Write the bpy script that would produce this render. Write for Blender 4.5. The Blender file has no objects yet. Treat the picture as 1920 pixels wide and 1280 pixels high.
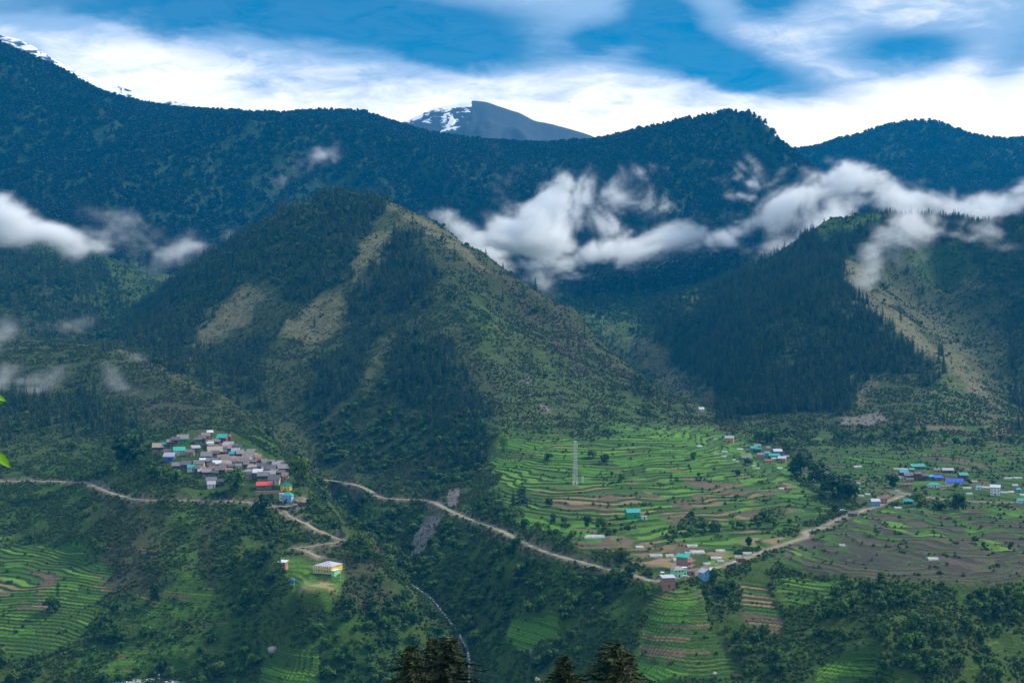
import bpy, math, random
import numpy as np
R = math.radians
random.seed(7)
rng = np.random.default_rng(11)
SC = bpy.context.scene

# ------------------------------------------------------------------ camera
F = 2637.0                      # focal length in photo pixels (1920 wide)
PITCH = math.atan(40 / F)
cam_d = bpy.data.cameras.new('camera')
cam_d.sensor_width = 36.0
cam_d.lens = 36.0 * F / 1920.0
cam_d.clip_start = 0.2
cam_d.clip_end = 60000
cam = bpy.data.objects.new('camera', cam_d)
cam.rotation_euler = (R(90) - PITCH, 0, 0)
cam.location = (0, 0, 0)
SC.collection.objects.link(cam)
SC.camera = cam

# ------------------------------------------------------------------ world: sky
SUN_EL, SUN_AZ = 44, 68        # azimuth from the view axis, positive to the right
world = bpy.data.worlds.new('World')
SC.world = world
world.use_nodes = True


class NB:
    """tiny node-graph helper"""
    def __init__(s, tree):
        s.t = tree

    def n(s, kind, **kw):
        nd = s.t.nodes.new(kind)
        for k, v in kw.items():
            setattr(nd, k, v)
        return nd

    def put(s, sock, v):
        if v is None:
            return
        if hasattr(v, 'is_linked') or isinstance(v, bpy.types.NodeSocket):
            s.t.links.new(v, sock)
        else:
            if isinstance(v, (tuple, list)) and len(v) == 3 and sock.type == 'RGBA':
                v = (*v, 1)
            sock.default_value = v

    def m(s, op, a, b=None, c=None, clamp=False):
        nd = s.n('ShaderNodeMath', operation=op)
        nd.use_clamp = clamp
        s.put(nd.inputs[0], a); s.put(nd.inputs[1], b); s.put(nd.inputs[2], c)
        return nd.outputs[0]

    def v(s, op, a, b=None, scale=None):
        nd = s.n('ShaderNodeVectorMath', operation=op)
        s.put(nd.inputs[0], a); s.put(nd.inputs[1], b)
        if scale is not None:
            s.put(nd.inputs[3], scale)
        return nd.outputs[1] if op in ('LENGTH', 'DOT_PRODUCT', 'DISTANCE') else nd.outputs[0]

    def noise(s, vec, scale, detail=4, rough=0.5, dist=0.0):
        nd = s.n('ShaderNodeTexNoise')
        s.put(nd.inputs['Vector'], vec)
        nd.inputs['Scale'].default_value = scale
        nd.inputs['Detail'].default_value = detail
        nd.inputs['Roughness'].default_value = rough
        nd.inputs['Distortion'].default_value = dist
        return nd.outputs['Fac'] if 'Fac' in nd.outputs else nd.outputs[0]

    def mix(s, f, a, b):
        nd = s.n('ShaderNodeMix', data_type='RGBA')
        nd.clamp_factor = True
        s.put(nd.inputs[0], f); s.put(nd.inputs[6], a); s.put(nd.inputs[7], b)
        return nd.outputs[2]

    def ss(s, x, lo, hi, a=0.0, b=1.0):
        nd = s.n('ShaderNodeMapRange', interpolation_type='SMOOTHSTEP')
        s.put(nd.inputs[0], x); s.put(nd.inputs[1], lo); s.put(nd.inputs[2], hi)
        s.put(nd.inputs[3], a); s.put(nd.inputs[4], b)
        return nd.outputs[0]

    def xyz(s, x, y, z):
        nd = s.n('ShaderNodeCombineXYZ')
        s.put(nd.inputs[0], x); s.put(nd.inputs[1], y); s.put(nd.inputs[2], z)
        return nd.outputs[0]

    def sep(s, vec):
        nd = s.n('ShaderNodeSeparateXYZ')
        s.put(nd.inputs[0], vec)
        return nd.outputs


def build_sky():
    t = world.node_tree
    t.nodes.clear()
    b = NB(t)
    out = b.n('ShaderNodeOutputWorld')
    bg = b.n('ShaderNodeBackground')
    bg.inputs['Strength'].default_value = 0.1
    t.links.new(bg.outputs[0], out.inputs[0])
    sky = b.n('ShaderNodeTexSky', sky_type='NISHITA')
    sky.sun_disc = False
    sky.sun_elevation = R(SUN_EL)
    sky.sun_rotation = R(SUN_AZ)
    sky.altitude = 2200
    sky.dust_density = 0.4
    tc = b.n('ShaderNodeTexCoord')
    d = tc.outputs['Generated']
    x, y, z = b.sep(d)[:3]
    zc = b.m('MAXIMUM', z, 0.0)
    # clouds lie in a layer: stretch the noise towards the horizon
    den = b.m('ADD', zc, 0.16)
    q = b.xyz(b.m('DIVIDE', x, den), b.m('DIVIDE', y, den), b.m('MULTIPLY', zc, 2.0))
    n1 = b.noise(q, 1.05, 7, 0.55, 0.5)
    n2 = b.noise(b.v('ADD', q, (7.3, 2.1, 0.7)), 3.2, 7, 0.6, 0.4)
    n3 = b.noise(b.v('ADD', q, (1.3, 9.1, 3.7)), 9.0, 7, 0.65, 0.6)
    # openings in the cloud layer, by direction
    ym = b.m('MAXIMUM', y, 0.05)
    u = b.m('DIVIDE', x, ym)
    w = b.m('DIVIDE', z, ym)
    warp = b.m('MULTIPLY', b.m('SUBTRACT', n2, 0.5), 0.035)
    w2 = b.m('ADD', w, warp)
    u2 = b.m('ADD', u, b.m('MULTIPLY', b.m('SUBTRACT', n1, 0.5), 0.12))
    holes = [(730, 48, 250, 50, 0.10, 1.15), (380, 18, 360, 40, 0.05, .95), (850, 105, 120, 26, 0.12, .5),
             (1205, 25, 60, 50, 0.1, 1.0), (1290, 95, 115, 48, 0.28, 1.25), (1400, 140, 100, 28, 0.15, .75),
             (1100, 75, 48, 22, 0, 1.0), (1680, 92, 95, 34, 0.0, 1.15), (1440, 0, 75, 26, 0, 1.2),
             (1925, 90, 60, 70, 0, .55), (1560, 170, 100, 18, 0, .3)]
    tot = None
    for (cx, cy, rx, ry, tilt, amp) in holes:
        cu = (cx - 960) / F
        cw = (600 - cy) / F
        du = b.m('SUBTRACT', u2, cu)
        dw = b.m('ADD', b.m('SUBTRACT', w2, cw), b.m('MULTIPLY', du, tilt))
        a = b.m('POWER', b.m('ABSOLUTE', b.m('DIVIDE', du, rx / F)), 2.0)
        c = b.m('POWER', b.m('ABSOLUTE', b.m('DIVIDE', dw, ry / F)), 2.0)
        g = b.m('MULTIPLY', b.m('EXPONENT', b.m('MULTIPLY', b.m('ADD', a, c), -0.75)), amp)
        tot = g if tot is None else b.m('ADD', tot, g)
    front = b.ss(y, 0.05, 0.5)
    tot = b.m('MULTIPLY', tot, front)
    # elsewhere the layer opens by its own noise
    up = b.ss(w, 0.24, 0.40)
    away = b.m('MAXIMUM', b.m('SUBTRACT', 1.0, front), up)
    gap = b.m('MULTIPLY', b.ss(n1, 0.57, 0.70), away)
    blue = b.m('ADD', tot, gap)
    blue = b.m('ADD', blue, b.m('ADD', b.m('MULTIPLY', b.m('SUBTRACT', n2, 0.5), 1.2), b.m('MULTIPLY', b.m('SUBTRACT', n3, 0.5), 0.5)))
    bf = b.ss(blue, 0.12, 1.05)
    # cloud tone: bright lower band, lilac-grey undersides
    tone = b.m('ADD', b.m('MULTIPLY', n1, 0.45), b.m('ADD', b.m('MULTIPLY', n2, 0.75), b.m('MULTIPLY', b.m('SUBTRACT', n3, .5), .55)))
    low = b.ss(w, 0.215, 0.125)
    tone = b.m('ADD', tone, b.m('MULTIPLY', low, 0.24))
    tone = b.m('SUBTRACT', tone, b.m('MULTIPLY', blue, 0.30))
    cl = b.mix(b.ss(tone, 0.50, 0.90), (3.5, 5.0, 7.0), (16.8, 15.4, 13.8))
    skc = b.v('MULTIPLY', sky.outputs[0], SKY_TINT)
    col = b.mix(b.m('MULTIPLY', bf, b.ss(n3, .25, .6, 1.0, .88)), cl, skc)
    # the ground side of the sphere is never seen; keep it dim and earthy
    col = b.mix(b.ss(z, -0.06, -0.01), (0.5, 0.8, 0.6), col)
    t.links.new(col, bg.inputs['Color'])


SKY_TINT = (0.0, 0.44, 0.60)
build_sky()

sun_d = bpy.data.lights.new('sun', 'SUN')
sun_d.energy = 3.9
sun_d.angle = R(10)
sun_d.color = (1.0, 0.93, 0.80)
sun = bpy.data.objects.new('sun', sun_d)
sun.rotation_euler = (R(90 - SUN_EL), 0, R(180 - SUN_AZ))
# the lamp shines along its -Z: build the direction explicitly from azimuth and elevation
from mathutils import Vector, Matrix
sdir = Vector((math.sin(R(SUN_AZ)) * math.cos(R(SUN_EL)), math.cos(R(SUN_AZ)) * math.cos(R(SUN_EL)), math.sin(R(SUN_EL))))
sun.rotation_euler = sdir.to_track_quat('Z', 'Y').to_euler()
SC.collection.objects.link(sun)

SC.view_settings.view_transform = 'Standard'
SC.view_settings.look = 'None'
SC.view_settings.exposure = 0.42
SC.view_settings.gamma = 1.0
SC.view_settings.use_curve_mapping = False
SC.render.engine = 'CYCLES'
cy = SC.cycles
cy.use_denoising = True
cy.max_bounces = 9
cy.diffuse_bounces = 2
cy.glossy_bounces = 1
cy.transmission_bounces = 3
cy.transparent_max_bounces = 6
cy.volume_bounces = 7
cy.volume_step_rate = 1.5
cy.volume_max_steps = 256
cy.use_adaptive_sampling = True
cy.adaptive_threshold = 0.02

# ------------------------------------------------------------------ haze and materials helpers
COL = SC.collection


def link(o, parent=None):
    COL.objects.link(o)
    if parent is not None:
        o.parent = parent
    return o


def mesh_np(name, verts, faces, mat=None, smooth=False):
    """verts Nx3, faces MxK int array (K 3 or 4)"""
    me = bpy.data.meshes.new(name)
    verts = np.asarray(verts, dtype=np.float32)
    faces = np.asarray(faces, dtype=np.int32)
    k = faces.shape[1]
    me.vertices.add(len(verts)); me.vertices.foreach_set('co', verts.ravel())
    me.loops.add(faces.size); me.loops.foreach_set('vertex_index', faces.ravel())
    me.polygons.add(len(faces))
    me.polygons.foreach_set('loop_start', np.arange(0, faces.size, k, dtype=np.int32))
    try:
        me.polygons.foreach_set('loop_total', np.full(len(faces), k, dtype=np.int32))
    except Exception:
        pass
    me.polygons.foreach_set('use_smooth', np.full(len(faces), smooth))
    me.update(calc_edges=True)
    if mat:
        me.materials.append(mat)
    return me


def tag(o, label=None, cat=None, group=None, kind=None):
    if label: o['label'] = label
    if cat: o['category'] = cat
    if group: o['group'] = group
    if kind: o['kind'] = kind
    return o


def new_mat(name):
    m = bpy.data.materials.new(name)
    m.use_nodes = True
    nt = m.node_tree
    nt.nodes.clear()
    b = NB(nt)
    out = b.n('ShaderNodeOutputMaterial')
    return m, b, out


def simple_mat(name, col, rough=0.8, var=0.25, scale=0.8, metal=0.0, stretch=(1, 1, 1)):
    """plain surface with procedural wear"""
    m, b, out = new_mat(name)
    p = b.n('ShaderNodeBsdfPrincipled')
    tc = b.n('ShaderNodeTexCoord')
    co = b.v('MULTIPLY', tc.outputs['Object'], stretch)
    n = b.noise(co, scale, 5, 0.65)
    n2 = b.noise(co, scale * 7, 3, 0.6)
    oi = b.n('ShaderNodeObjectInfo')
    f = b.m('ADD', b.m('MULTIPLY', n, 0.7), b.m('MULTIPLY', n2, 0.3))
    f = b.m('ADD', f, b.m('MULTIPLY', b.m('SUBTRACT', oi.outputs['Random'], 0.5), 0.3))
    dk = tuple(c * (1 - var) for c in col)
    lt = tuple(min(1, c * (1 + var * 0.8)) for c in col)
    c = b.mix(b.ss(f, 0.3, 0.7), dk, lt)
    b.put(p.inputs['Base Color'], c)
    p.inputs['Roughness'].default_value = rough
    p.inputs['Metallic'].default_value = metal
    bmp = b.n('ShaderNodeBump')
    bmp.inputs['Strength'].default_value = 0.3
    bmp.inputs['Distance'].default_value = 0.05
    b.put(bmp.inputs['Height'], n2)
    b.put(p.inputs['Normal'], bmp.outputs[0])
    b.t.links.new(p.outputs[0], out.inputs[0])
    return m

# ------------------------------------------------------------------ terrain: numeric helpers
CT, ST = math.cos(PITCH), math.sin(PITCH)


def ray(px, py):
    """photo pixel -> direction (x, 1, z) of the line of sight per metre of forward distance"""
    u = (np.asarray(px, float) - 960) / F
    v = (640 - np.asarray(py, float)) / F
    yy = CT + v * ST
    return u / yy, (-ST + v * CT) / yy


def to_px(x, y, z):
    yc = y * CT - z * ST
    zc = y * ST + z * CT
    return 960 + F * x / yc, 640 - F * zc / yc


def _h(ix, iy, seed):
    n = (ix.astype(np.int64) * 374761393 + iy.astype(np.int64) * 668265263 + seed * 1442695041) & 0xffffffff
    n = ((n ^ (n >> 13)) * 1274126177) & 0xffffffff
    n = ((n ^ (n >> 16)) * 2246822519) & 0xffffffff
    return ((n ^ (n >> 15)) & 0xffff) / 65535.0


def vnoise(x, y, seed=0):
    """gradient noise, about -0.7..0.7"""
    ix = np.floor(x); iy = np.floor(y)
    fx = x - ix; fy = y - iy
    ux = fx * fx * fx * (fx * (fx * 6 - 15) + 10); uy = fy * fy * fy * (fy * (fy * 6 - 15) + 10)
    r = 0
    for dx in (0, 1):
        for dy in (0, 1):
            a = _h(ix + dx, iy + dy, seed) * 2 * np.pi
            g = np.cos(a) * (fx - dx) + np.sin(a) * (fy - dy)
            wx = ux if dx else 1 - ux
            wy = uy if dy else 1 - uy
            r = r + g * wx * wy
    return r


def fbm(x, y, wl, octv=4, seed=0, gain=0.5):
    s = 0; a = 1.0
    for o in range(octv):
        k = 2 ** o / wl
        s = s + a * vnoise(x * k + 17.3 * o, y * k - 9.1 * o, seed + o)
        a *= gain
    return s


def ridged(x, y, wl, octv=4, seed=0, gain=0.5):
    s = 0; a = 1.0; prev = 1.0
    for o in range(octv):
        k = 2 ** o / wl
        n = 1 - np.abs(vnoise(x * k + 5.3 * o, y * k - 3.7 * o, seed + o)) * 2.4
        n = n * np.abs(n)
        s = s + a * n * prev
        prev = np.clip(n, 0.2, 1)
        a *= gain
    return s


def sstep(x, lo, hi):
    t = np.clip((x - lo) / (hi - lo), 0, 1)
    return t * t * (3 - 2 * t)


# control points of the landscape: (photo x, photo y, forward distance in metres)
PTS = """
-300,600,2000 0,625,1900 120,640,1850 230,655,1780 330,700,1650 400,755,1550 460,800,1480 520,845,1400 560,880,1330
0,720,1650 150,740,1600 280,740,1580 350,780,1480 100,800,1480 0,850,1390 150,860,1350 250,860,1310 270,820,1400 -250,720,1700 -250,850,1450
300,835,1300 390,812,1330 430,830,1300 350,860,1240 400,890,1190 450,870,1220 520,885,1195 400,920,1152 500,915,1150 540,930,1130
0,903,1300 150,907,1270 200,920,1220 270,936,1150 380,938,1135 480,940,1125 560,948,1112 -250,903,1330
200,1000,1120 0,1000,1190 100,1100,1050 0,1100,1060 0,1200,980 0,1280,930 -250,1000,1200 -250,1280,940 200,1200,965 130,1050,1110
400,1000,1070 400,1100,1000 400,1200,950 400,1280,915 270,1276,925 300,1100,1020 300,1150,985 480,1050,1030 480,1150,965
600,1000,1092 560,1040,1025 617,1062,990 590,1100,950 570,1092,958 600,1130,932 600,1200,912 600,1280,888 580,960,1113 640,1010,1065 510,1060,1005 520,1130,950
700,1050,1010 760,1110,982 700,1150,942 830,1185,957 800,1250,912 500,1220,930
640,960,1350 650,985,1300 770,1095,1080 800,1115,1060 825,1140,1030 865,1200,970 880,1280,910 620,928,1430 700,1040,1190 572,928,1140 603,955,1125 628,985,1085 600,918,1400
740,1000,1230 800,1060,1130 850,1000,1140 850,1080,1065 950,1060,1020 950,1150,960 900,1200,947 950,1280,890 1050,1100,940 1050,1200,890 1050,1280,860 1150,1150,895 1150,1280,835
585,895,1480 640,903,1440 720,930,1330 800,937,1260 850,960,1190 900,980,1130 930,990,1095 1020,1032,1000 1100,1055,955 1225,1090,895
1280,1075,915 1330,1070,925 1250,1150,862 1300,1200,838 1350,1280,798 1250,1280,805 1400,1110,893 1400,1200,838 1400,1045,965 1500,1005,1035 1550,985,1070 1600,963,1115 1650,945,1160
1500,1060,920 1600,1080,885 1700,1090,870 1900,1095,878 1700,1050,930 1900,1050,940 1700,1000,1020 1900,1000,1030 1800,960,1100 1920,942,1150 1750,900,1290 1900,910,1250 1650,900,1300 1550,900,1330 1500,880,1400 1450,850,1460 1400,840,1475
1500,1150,850 1500,1280,790 1600,1280,782 1700,1150,835 1700,1280,780 1900,1150,845 1900,1280,790 2150,1000,1030 2150,1150,850 2150,1280,790 2150,900,1250 1620,1200,812 1800,1200,808
1100,980,1080 1180,965,1100 1080,905,1210 1000,950,1140 950,900,1260 950,840,1370 1100,830,1380 1200,830,1390 1300,830,1410 1250,900,1230 1350,900,1250 1430,940,1180 1300,970,1100 1200,1020,1010 1300,1030,990 1450,1000,1050
600,880,1520 700,880,1480 800,900,1400 870,900,1350 900,850,1400
940,780,1480 900,700,1600 880,620,1730 860,540,1850 820,470,1980 780,420,2100 740,385,2180 700,373,2220
840,432,2150 900,490,2110 950,523,2080 1000,555,2050 1080,605,1980 1140,655,1910 1200,700,1850 1250,735,1780 1300,765,1700 1350,790,1620 1400,815,1560
950,600,1850 1000,700,1640 1100,700,1720 1050,780,1500 1200,770,1590
1000,640,2300 1100,700,2200 1200,745,2050 900,560,2450 840,500,2450 750,450,2550 1300,792,1830
1150,600,2600 1200,650,2400 1250,690,2250 1280,720,2100 1320,770,1900 1100,560,2900 1200,520,3000 1100,515,3100 1300,560,2800 1300,480,3200 1180,625,2450
640,372,2250 560,390,2280 480,430,2300 400,480,2320 340,530,2350 280,575,2350 240,610,2260
600,450,2100 500,500,2080 400,560,2050 300,620,1980 450,600,1950 550,560,1950 650,500,1980 600,650,1800 500,700,1720 400,680,1800 350,690,1830 450,780,1620 550,800,1600 540,850,1540 650,780,1600 700,700,1680 750,600,1800 700,550,1900 800,700,1620 850,800,1450 780,820,1500 700,430,2100 770,500,1950
560,450,2700 400,565,2700 300,615,2600 250,600,2450 300,545,2750 340,505,3000 0,470,2700 100,480,2700 180,510,2650 230,560,2550 230,615,2350 100,600,2250 0,600,2200 100,540,2400 0,540,2400 -250,500,2600 -250,600,2200
0,655,2060 150,665,2000 240,645,2050
1690,423,2450 1640,450,2400 1560,484,2350 1500,498,2350 1400,520,2400 1760,420,2550 1850,432,2600 1920,418,2500 2150,398,2500
1590,500,2250 1620,560,2100 1680,620,1950 1750,680,1850 1830,740,1750 1900,780,1650 2000,830,1600 1655,590,2020
1700,560,2350 1750,540,2450 1800,640,2150 1850,710,1990 1940,770,1850 1850,520,2380 1920,500,2280 1920,620,2080 1850,620,2180 2150,560,2100 2150,720,1850
1550,560,2050 1450,560,2150 1350,580,2300 1260,640,2290 1300,680,2150 1400,650,2000 1500,650,1900 1600,650,1900 1350,730,1900 1450,730,1800 1550,730,1780 1650,730,1750 1400,780,1700 1500,780,1660 1600,790,1620 1750,780,1600 1850,800,1560
1400,810,1600 1500,830,1520 1650,850,1440 1800,850,1430 1920,850,1430 2150,850,1430 1700,870,1380
-300,60,4200 0,93,4200 50,115,4220 120,139,4250 180,176,4300 220,198,4330 260,203,4350 330,210,4400 430,212,4500 520,222,4600 600,212,4600 680,216,4650 740,241,4700 800,264,4750 860,282,4800 930,290,4800 1000,288,4800 1060,298,4750 1130,294,4700 1180,291,4600 1240,272,4500 1330,262,4300 1390,265,4200 1440,294,4150 1490,320,4050 1540,370,3900 1580,430,3700
0,300,3500 150,330,3500 300,330,3600 450,330,3700 600,330,3700 750,350,3800 900,360,3800 1050,360,3800 1200,370,3700 1350,370,3600 0,420,3000 150,440,3050 300,450,3200 450,450,3250 600,480,3200 750,470,3250 900,460,3300 1050,460,3400 1200,450,3450 1400,440,3300 1500,440,3300 -300,300,3500 -300,430,3000
1440,282,5800 1500,289,5800 1600,274,5750 1640,254,5700 1700,243,5700 1760,249,5700 1820,266,5700 1920,268,5700 2150,290,5700 1500,400,4900 1650,400,4600 1800,400,4500 2150,400,4500 1650,480,3600 1800,470,3500 2150,450,3400
-300,200,5200 0,250,5300 300,300,5500 600,320,5700 900,340,5800 1200,340,5800 1400,420,4900 1500,360,6800 1700,350,6900 2150,360,6900
"""
ctrl = []
for line in PTS.split('\n'):
    for tok in line.split():
        a, b_, c = (float(t) for t in tok.split(','))
        rx, rz = ray(a, b_)
        ctrl.append((rx * c, c, rz * c))
# the camera's own hillside, below the picture
for xx in (-420, -250, -100, 0, 100, 250, 420):
    for dd, zz in ((-150, 40), (0, -1.7), (30, -13), (100, -41), (200, -80), (330, -125)):
        if abs(xx) > dd + 160 and dd >= 0:
            continue
        ctrl.append((xx, dd, zz + (0.02 * abs(xx) if dd <= 30 else 0) - 0.03 * abs(xx) * (dd > 30)))
for uu in (-.45, -.3, -.15, 0, .15, .3, .45):
    left = uu < -.05
    for dd, zz in ((480, -175), (620, -212 if left else -215), (700, -228 if left else -232)):
        ctrl.append((uu * dd, dd, zz))
    if left:
        ctrl.append((uu * 810, 810, -237))
ctrl = np.array(ctrl)
_c = 30.0


def rbf_fit(P, lam=1.0):
    d = np.sqrt(((P[:, None, :2] - P[None, :, :2]) ** 2).sum(-1) + _c * _c)
    A = -d + np.eye(len(P)) * lam
    Q = np.c_[np.ones(len(P)), P[:, :2]]
    M = np.block([[A, Q], [Q.T, np.zeros((3, 3))]])
    return np.linalg.lstsq(M, np.r_[P[:, 2], 0, 0, 0], rcond=None)[0]


WR = rbf_fit(ctrl)


def rbf(x, y):
    x = np.asarray(x, np.float32); y = np.asarray(y, np.float32)
    sh = x.shape
    x = x.ravel(); y = y.ravel()
    out = np.empty(x.size, np.float32)
    w = WR[:-3].astype(np.float32)
    cx = ctrl[:, 0].astype(np.float32); cyy = ctrl[:, 1].astype(np.float32)
    for i in range(0, x.size, 20000):
        dx = x[i:i + 20000, None] - cx[None]
        dy = y[i:i + 20000, None] - cyy[None]
        out[i:i + 20000] = -(np.sqrt(dx * dx + dy * dy + _c * _c) @ w) + WR[-3] + WR[-2] * x[i:i + 20000] + WR[-1] * y[i:i + 20000]
    return out.reshape(sh)


# grid: fans out from the viewpoint, finer where the valley is close
NU = 1040
US = np.concatenate([np.linspace(-0.62, -0.40, 50)[:-1], np.linspace(-0.40, 0.40, NU - 98), np.linspace(0.40, 0.62, 50)[1:]])
DS = np.concatenate([np.linspace(-120, 760, 60)[:-1], np.linspace(760, 1330, 350)[:-1], np.linspace(1330, 1800, 150)[:-1],
                     np.linspace(1800, 2700, 180)[:-1], np.linspace(2700, 7200, 150)])
# near and behind the camera the fan would collapse: give it a floor width
WD = np.maximum(DS, 0) + 260 * np.exp(-np.maximum(DS + 120, 0) / 150.0)
GX = US[None, :] * WD[:, None]
GY = np.repeat(DS[:, None], len(US), 1)
# coarse evaluation then bilinear refine (the control surface is smooth)
cu = np.linspace(US[0], US[-1], 300)
cd = np.concatenate([np.linspace(DS[0], 760, 50)[:-1], np.linspace(760, 1800, 210)[:-1], np.linspace(1800, 7200, 260)])
cw = np.maximum(cd, 0) + 260 * np.exp(-np.maximum(cd + 120, 0) / 150.0)
CZ = rbf(cu[None, :] * cw[:, None], np.repeat(cd[:, None], len(cu), 1))


def bil(Z, rows, cols, r, c):
    i = np.clip(np.searchsorted(rows, r) - 1, 0, len(rows) - 2)
    j = np.clip(np.searchsorted(cols, c) - 1, 0, len(cols) - 2)
    fr = np.clip((r - rows[i]) / (rows[i + 1] - rows[i]), 0, 1)
    fc = np.clip((c - cols[j]) / (cols[j + 1] - cols[j]), 0, 1)
    return (Z[i, j] * (1 - fr) * (1 - fc) + Z[i + 1, j] * fr * (1 - fc) + Z[i, j + 1] * (1 - fr) * fc + Z[i + 1, j + 1] * fr * fc)


GZ = bil(CZ, cd, cu, GY.ravel(), np.repeat(US[None, :], len(DS), 0).ravel()).reshape(GX.shape)
dzd = np.gradient(GZ, DS, axis=0)
dzx = np.gradient(GZ, axis=1) / np.gradient(GX, axis=1)
SLOPE = np.hypot(dzd, dzx)

PXs, PYs = to_px(GX, np.maximum(GY, 1.0), GZ)


def poly_sd(px, py, poly):
    """signed pixel distance to a polygon, positive inside"""
    P = np.array(poly, float)
    out = np.full(px.shape, -1e3)
    x0, y0 = P.min(0) - 60; x1, y1 = P.max(0) + 60
    sel = (px > x0) & (px < x1) & (py > y0) & (py < y1)
    x = px[sel]; y = py[sel]
    if x.size == 0:
        return out
    ins = np.zeros(x.shape, bool); dist = np.full(x.shape, 1e9)
    n = len(P)
    for i in range(n):
        ax, ay = P[i]; bx, by = P[(i + 1) % n]
        c = ((ay > y) != (by > y)) & (x < (bx - ax) * (y - ay) / (by - ay + 1e-9) + ax)
        ins ^= c
        t = np.clip(((x - ax) * (bx - ax) + (y - ay) * (by - ay)) / ((bx - ax) ** 2 + (by - ay) ** 2 + 1e-9), 0, 1)
        dist = np.minimum(dist, np.hypot(x - ax - t * (bx - ax), y - ay - t * (by - ay)))
    out[sel] = np.where(ins, dist, -dist)
    return out


EDGE = fbm(GX, GY, 45, 4, 91) * 22 + fbm(GX, GY, 160, 2, 95) * 14


def region(poly, feather=8, dmin=0, dmax=1e9, edge=1.0, amt=1.0):
    s = poly_sd(PXs, PYs, poly) + EDGE * edge
    return sstep(s, -feather, feather) * ((GY > dmin) & (GY < dmax)) * amt


def union(*ms):
    r = 0
    for m_ in ms:
        r = np.maximum(r, m_)
    return r


# ------------------------------------------------------------------ regions of the landscape
T_FAN = region([(930, 830), (1060, 815), (1180, 800), (1290, 795), (1420, 835), (1480, 860), (1520, 930), (1560, 960), (1510, 990), (1420, 1030), (1330, 1062),
                (1230, 1062), (1120, 1035), (1010, 1000), (930, 950)], 14, 900, 1600, 1.7)
T_FAN2 = region([(1000, 1015), (1120, 990), (1300, 1000), (1500, 985), (1400, 1035), (1340, 1060), (1230, 1070), (1100, 1040)], 6, 900, 1600)
T_BAND = region([(1010, 985), (1090, 965), (1200, 970), (1400, 980), (1480, 960), (1530, 965), (1500, 992), (1350, 1012), (1200, 1005), (1100, 998), (1010, 1010)], 6, 950, 1200, .6)
T_RIGHT = region([(1430, 1040), (1560, 985), (1650, 950), (1800, 950), (1990, 955), (1990, 1105), (1850, 1098), (1600, 1085), (1500, 1075)], 6, 840, 1300, .5)
T_RV = region([(1500, 850), (1600, 830), (1990, 840), (1990, 950), (1700, 945), (1580, 925), (1480, 900)], 8, 1100, 1560, .7)
T_LB = region([(-60, 1010), (150, 1020), (200, 1060), (180, 1180), (60, 1230), (-60, 1230)], 10, 900, 1250)
T_LB2 = region([(150, 1130), (300, 1110), (380, 1090), (440, 1140), (430, 1220), (330, 1260), (180, 1260), (230, 1190)], 10, 860, 1150)
T_LM = region([(210, 1010), (330, 1000), (360, 1100), (300, 1140), (180, 1110)], 12, 900, 1200)
T_UH = region([(1220, 1110), (1310, 1105), (1330, 1160), (1400, 1280), (1190, 1280), (1200, 1200)], 5, 700, 950, .35)
T_G2 = region([(960, 1165), (1040, 1165), (1060, 1215), (990, 1225), (950, 1200)], 5, 820, 980, .4)
T_G3 = region([(490, 1215), (600, 1210), (600, 1285), (490, 1285)], 8, 820, 980, .4)
T_BR = region([(1450, 1080), (1620, 1085), (1600, 1130), (1480, 1140)], 8, 780, 950, .6)
T_BR2 = region([(1380, 1085), (1430, 1090), (1470, 1160), (1470, 1205), (1400, 1170)], 6, 780, 950, .4)
T_BR3 = region([(1540, 1235), (1640, 1240), (1640, 1290), (1530, 1290)], 6, 740, 950, .4)
T_MT = region([(830, 530), (900, 560), (1000, 640), (1120, 720), (1300, 790), (1060, 815), (950, 830), (930, 740), (880, 620)], 20, 1350, 2100)
T_RM = region([(1760, 690), (1830, 745), (1900, 790), (1880, 850), (1700, 850), (1720, 760)], 14, 1380, 1950)
T_RM2 = region([(1380, 800), (1900, 820), (1990, 840), (1990, 860), (1500, 850)], 8, 1350, 1750)
T_FV = region([(1110, 590), (1190, 580), (1210, 620), (1170, 640), (1120, 620)], 10, 2200, 3000)
T_SCH = region([(520, 1062), (560, 1050), (650, 1065), (640, 1110), (610, 1135), (550, 1115)], 5, 900, 1050, .3)

TER = np.clip(union(T_FAN, T_FAN2, T_RIGHT, T_RV * .9, T_LB, T_LB2 * .5, T_UH, T_G2, T_G3, T_BR * .8, T_BR2, T_BR3, T_SCH * .5), 0, 1)
TER_LINES = np.clip(union(TER, region([(1290, 1100), (1990, 1100), (1990, 1290), (1400, 1290)], 20, 740, 960) * .42, region([(180, 960), (520, 960), (520, 1210), (180, 1180)], 20, 880, 1200) * .42, T_MT * .55, T_RM * .8, T_RM2 * .6, T_FV * .7), 0, 1)
SOIL = np.clip(union(region([(1000, 920), (1180, 920), (1340, 930), (1440, 960), (1330, 975), (1150, 965), (1050, 955)], 14, 950, 1400) * .62,
                     region([(1010, 1005), (1250, 1010), (1420, 1010), (1400, 1045), (1250, 1075), (1100, 1045)], 8, 900, 1150) * .8,
                     T_RIGHT * .62 + region([(1580, 1010), (1990, 990), (1990, 1100), (1600, 1088), (1480, 1070)], 10, 840, 1200) * .35,
                     T_RV * .35, region([(-60, 1060), (100, 1070), (90, 1130), (-60, 1140)], 8, 950, 1150) * .6,
                     T_BR2 * .7, T_UH * .18, T_LM * .25, T_LB2 * .1, T_RM * .35,
                     region([(1300, 900), (1500, 900), (1450, 950), (1330, 940)], 10) * .35), 0, 1)
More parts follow.
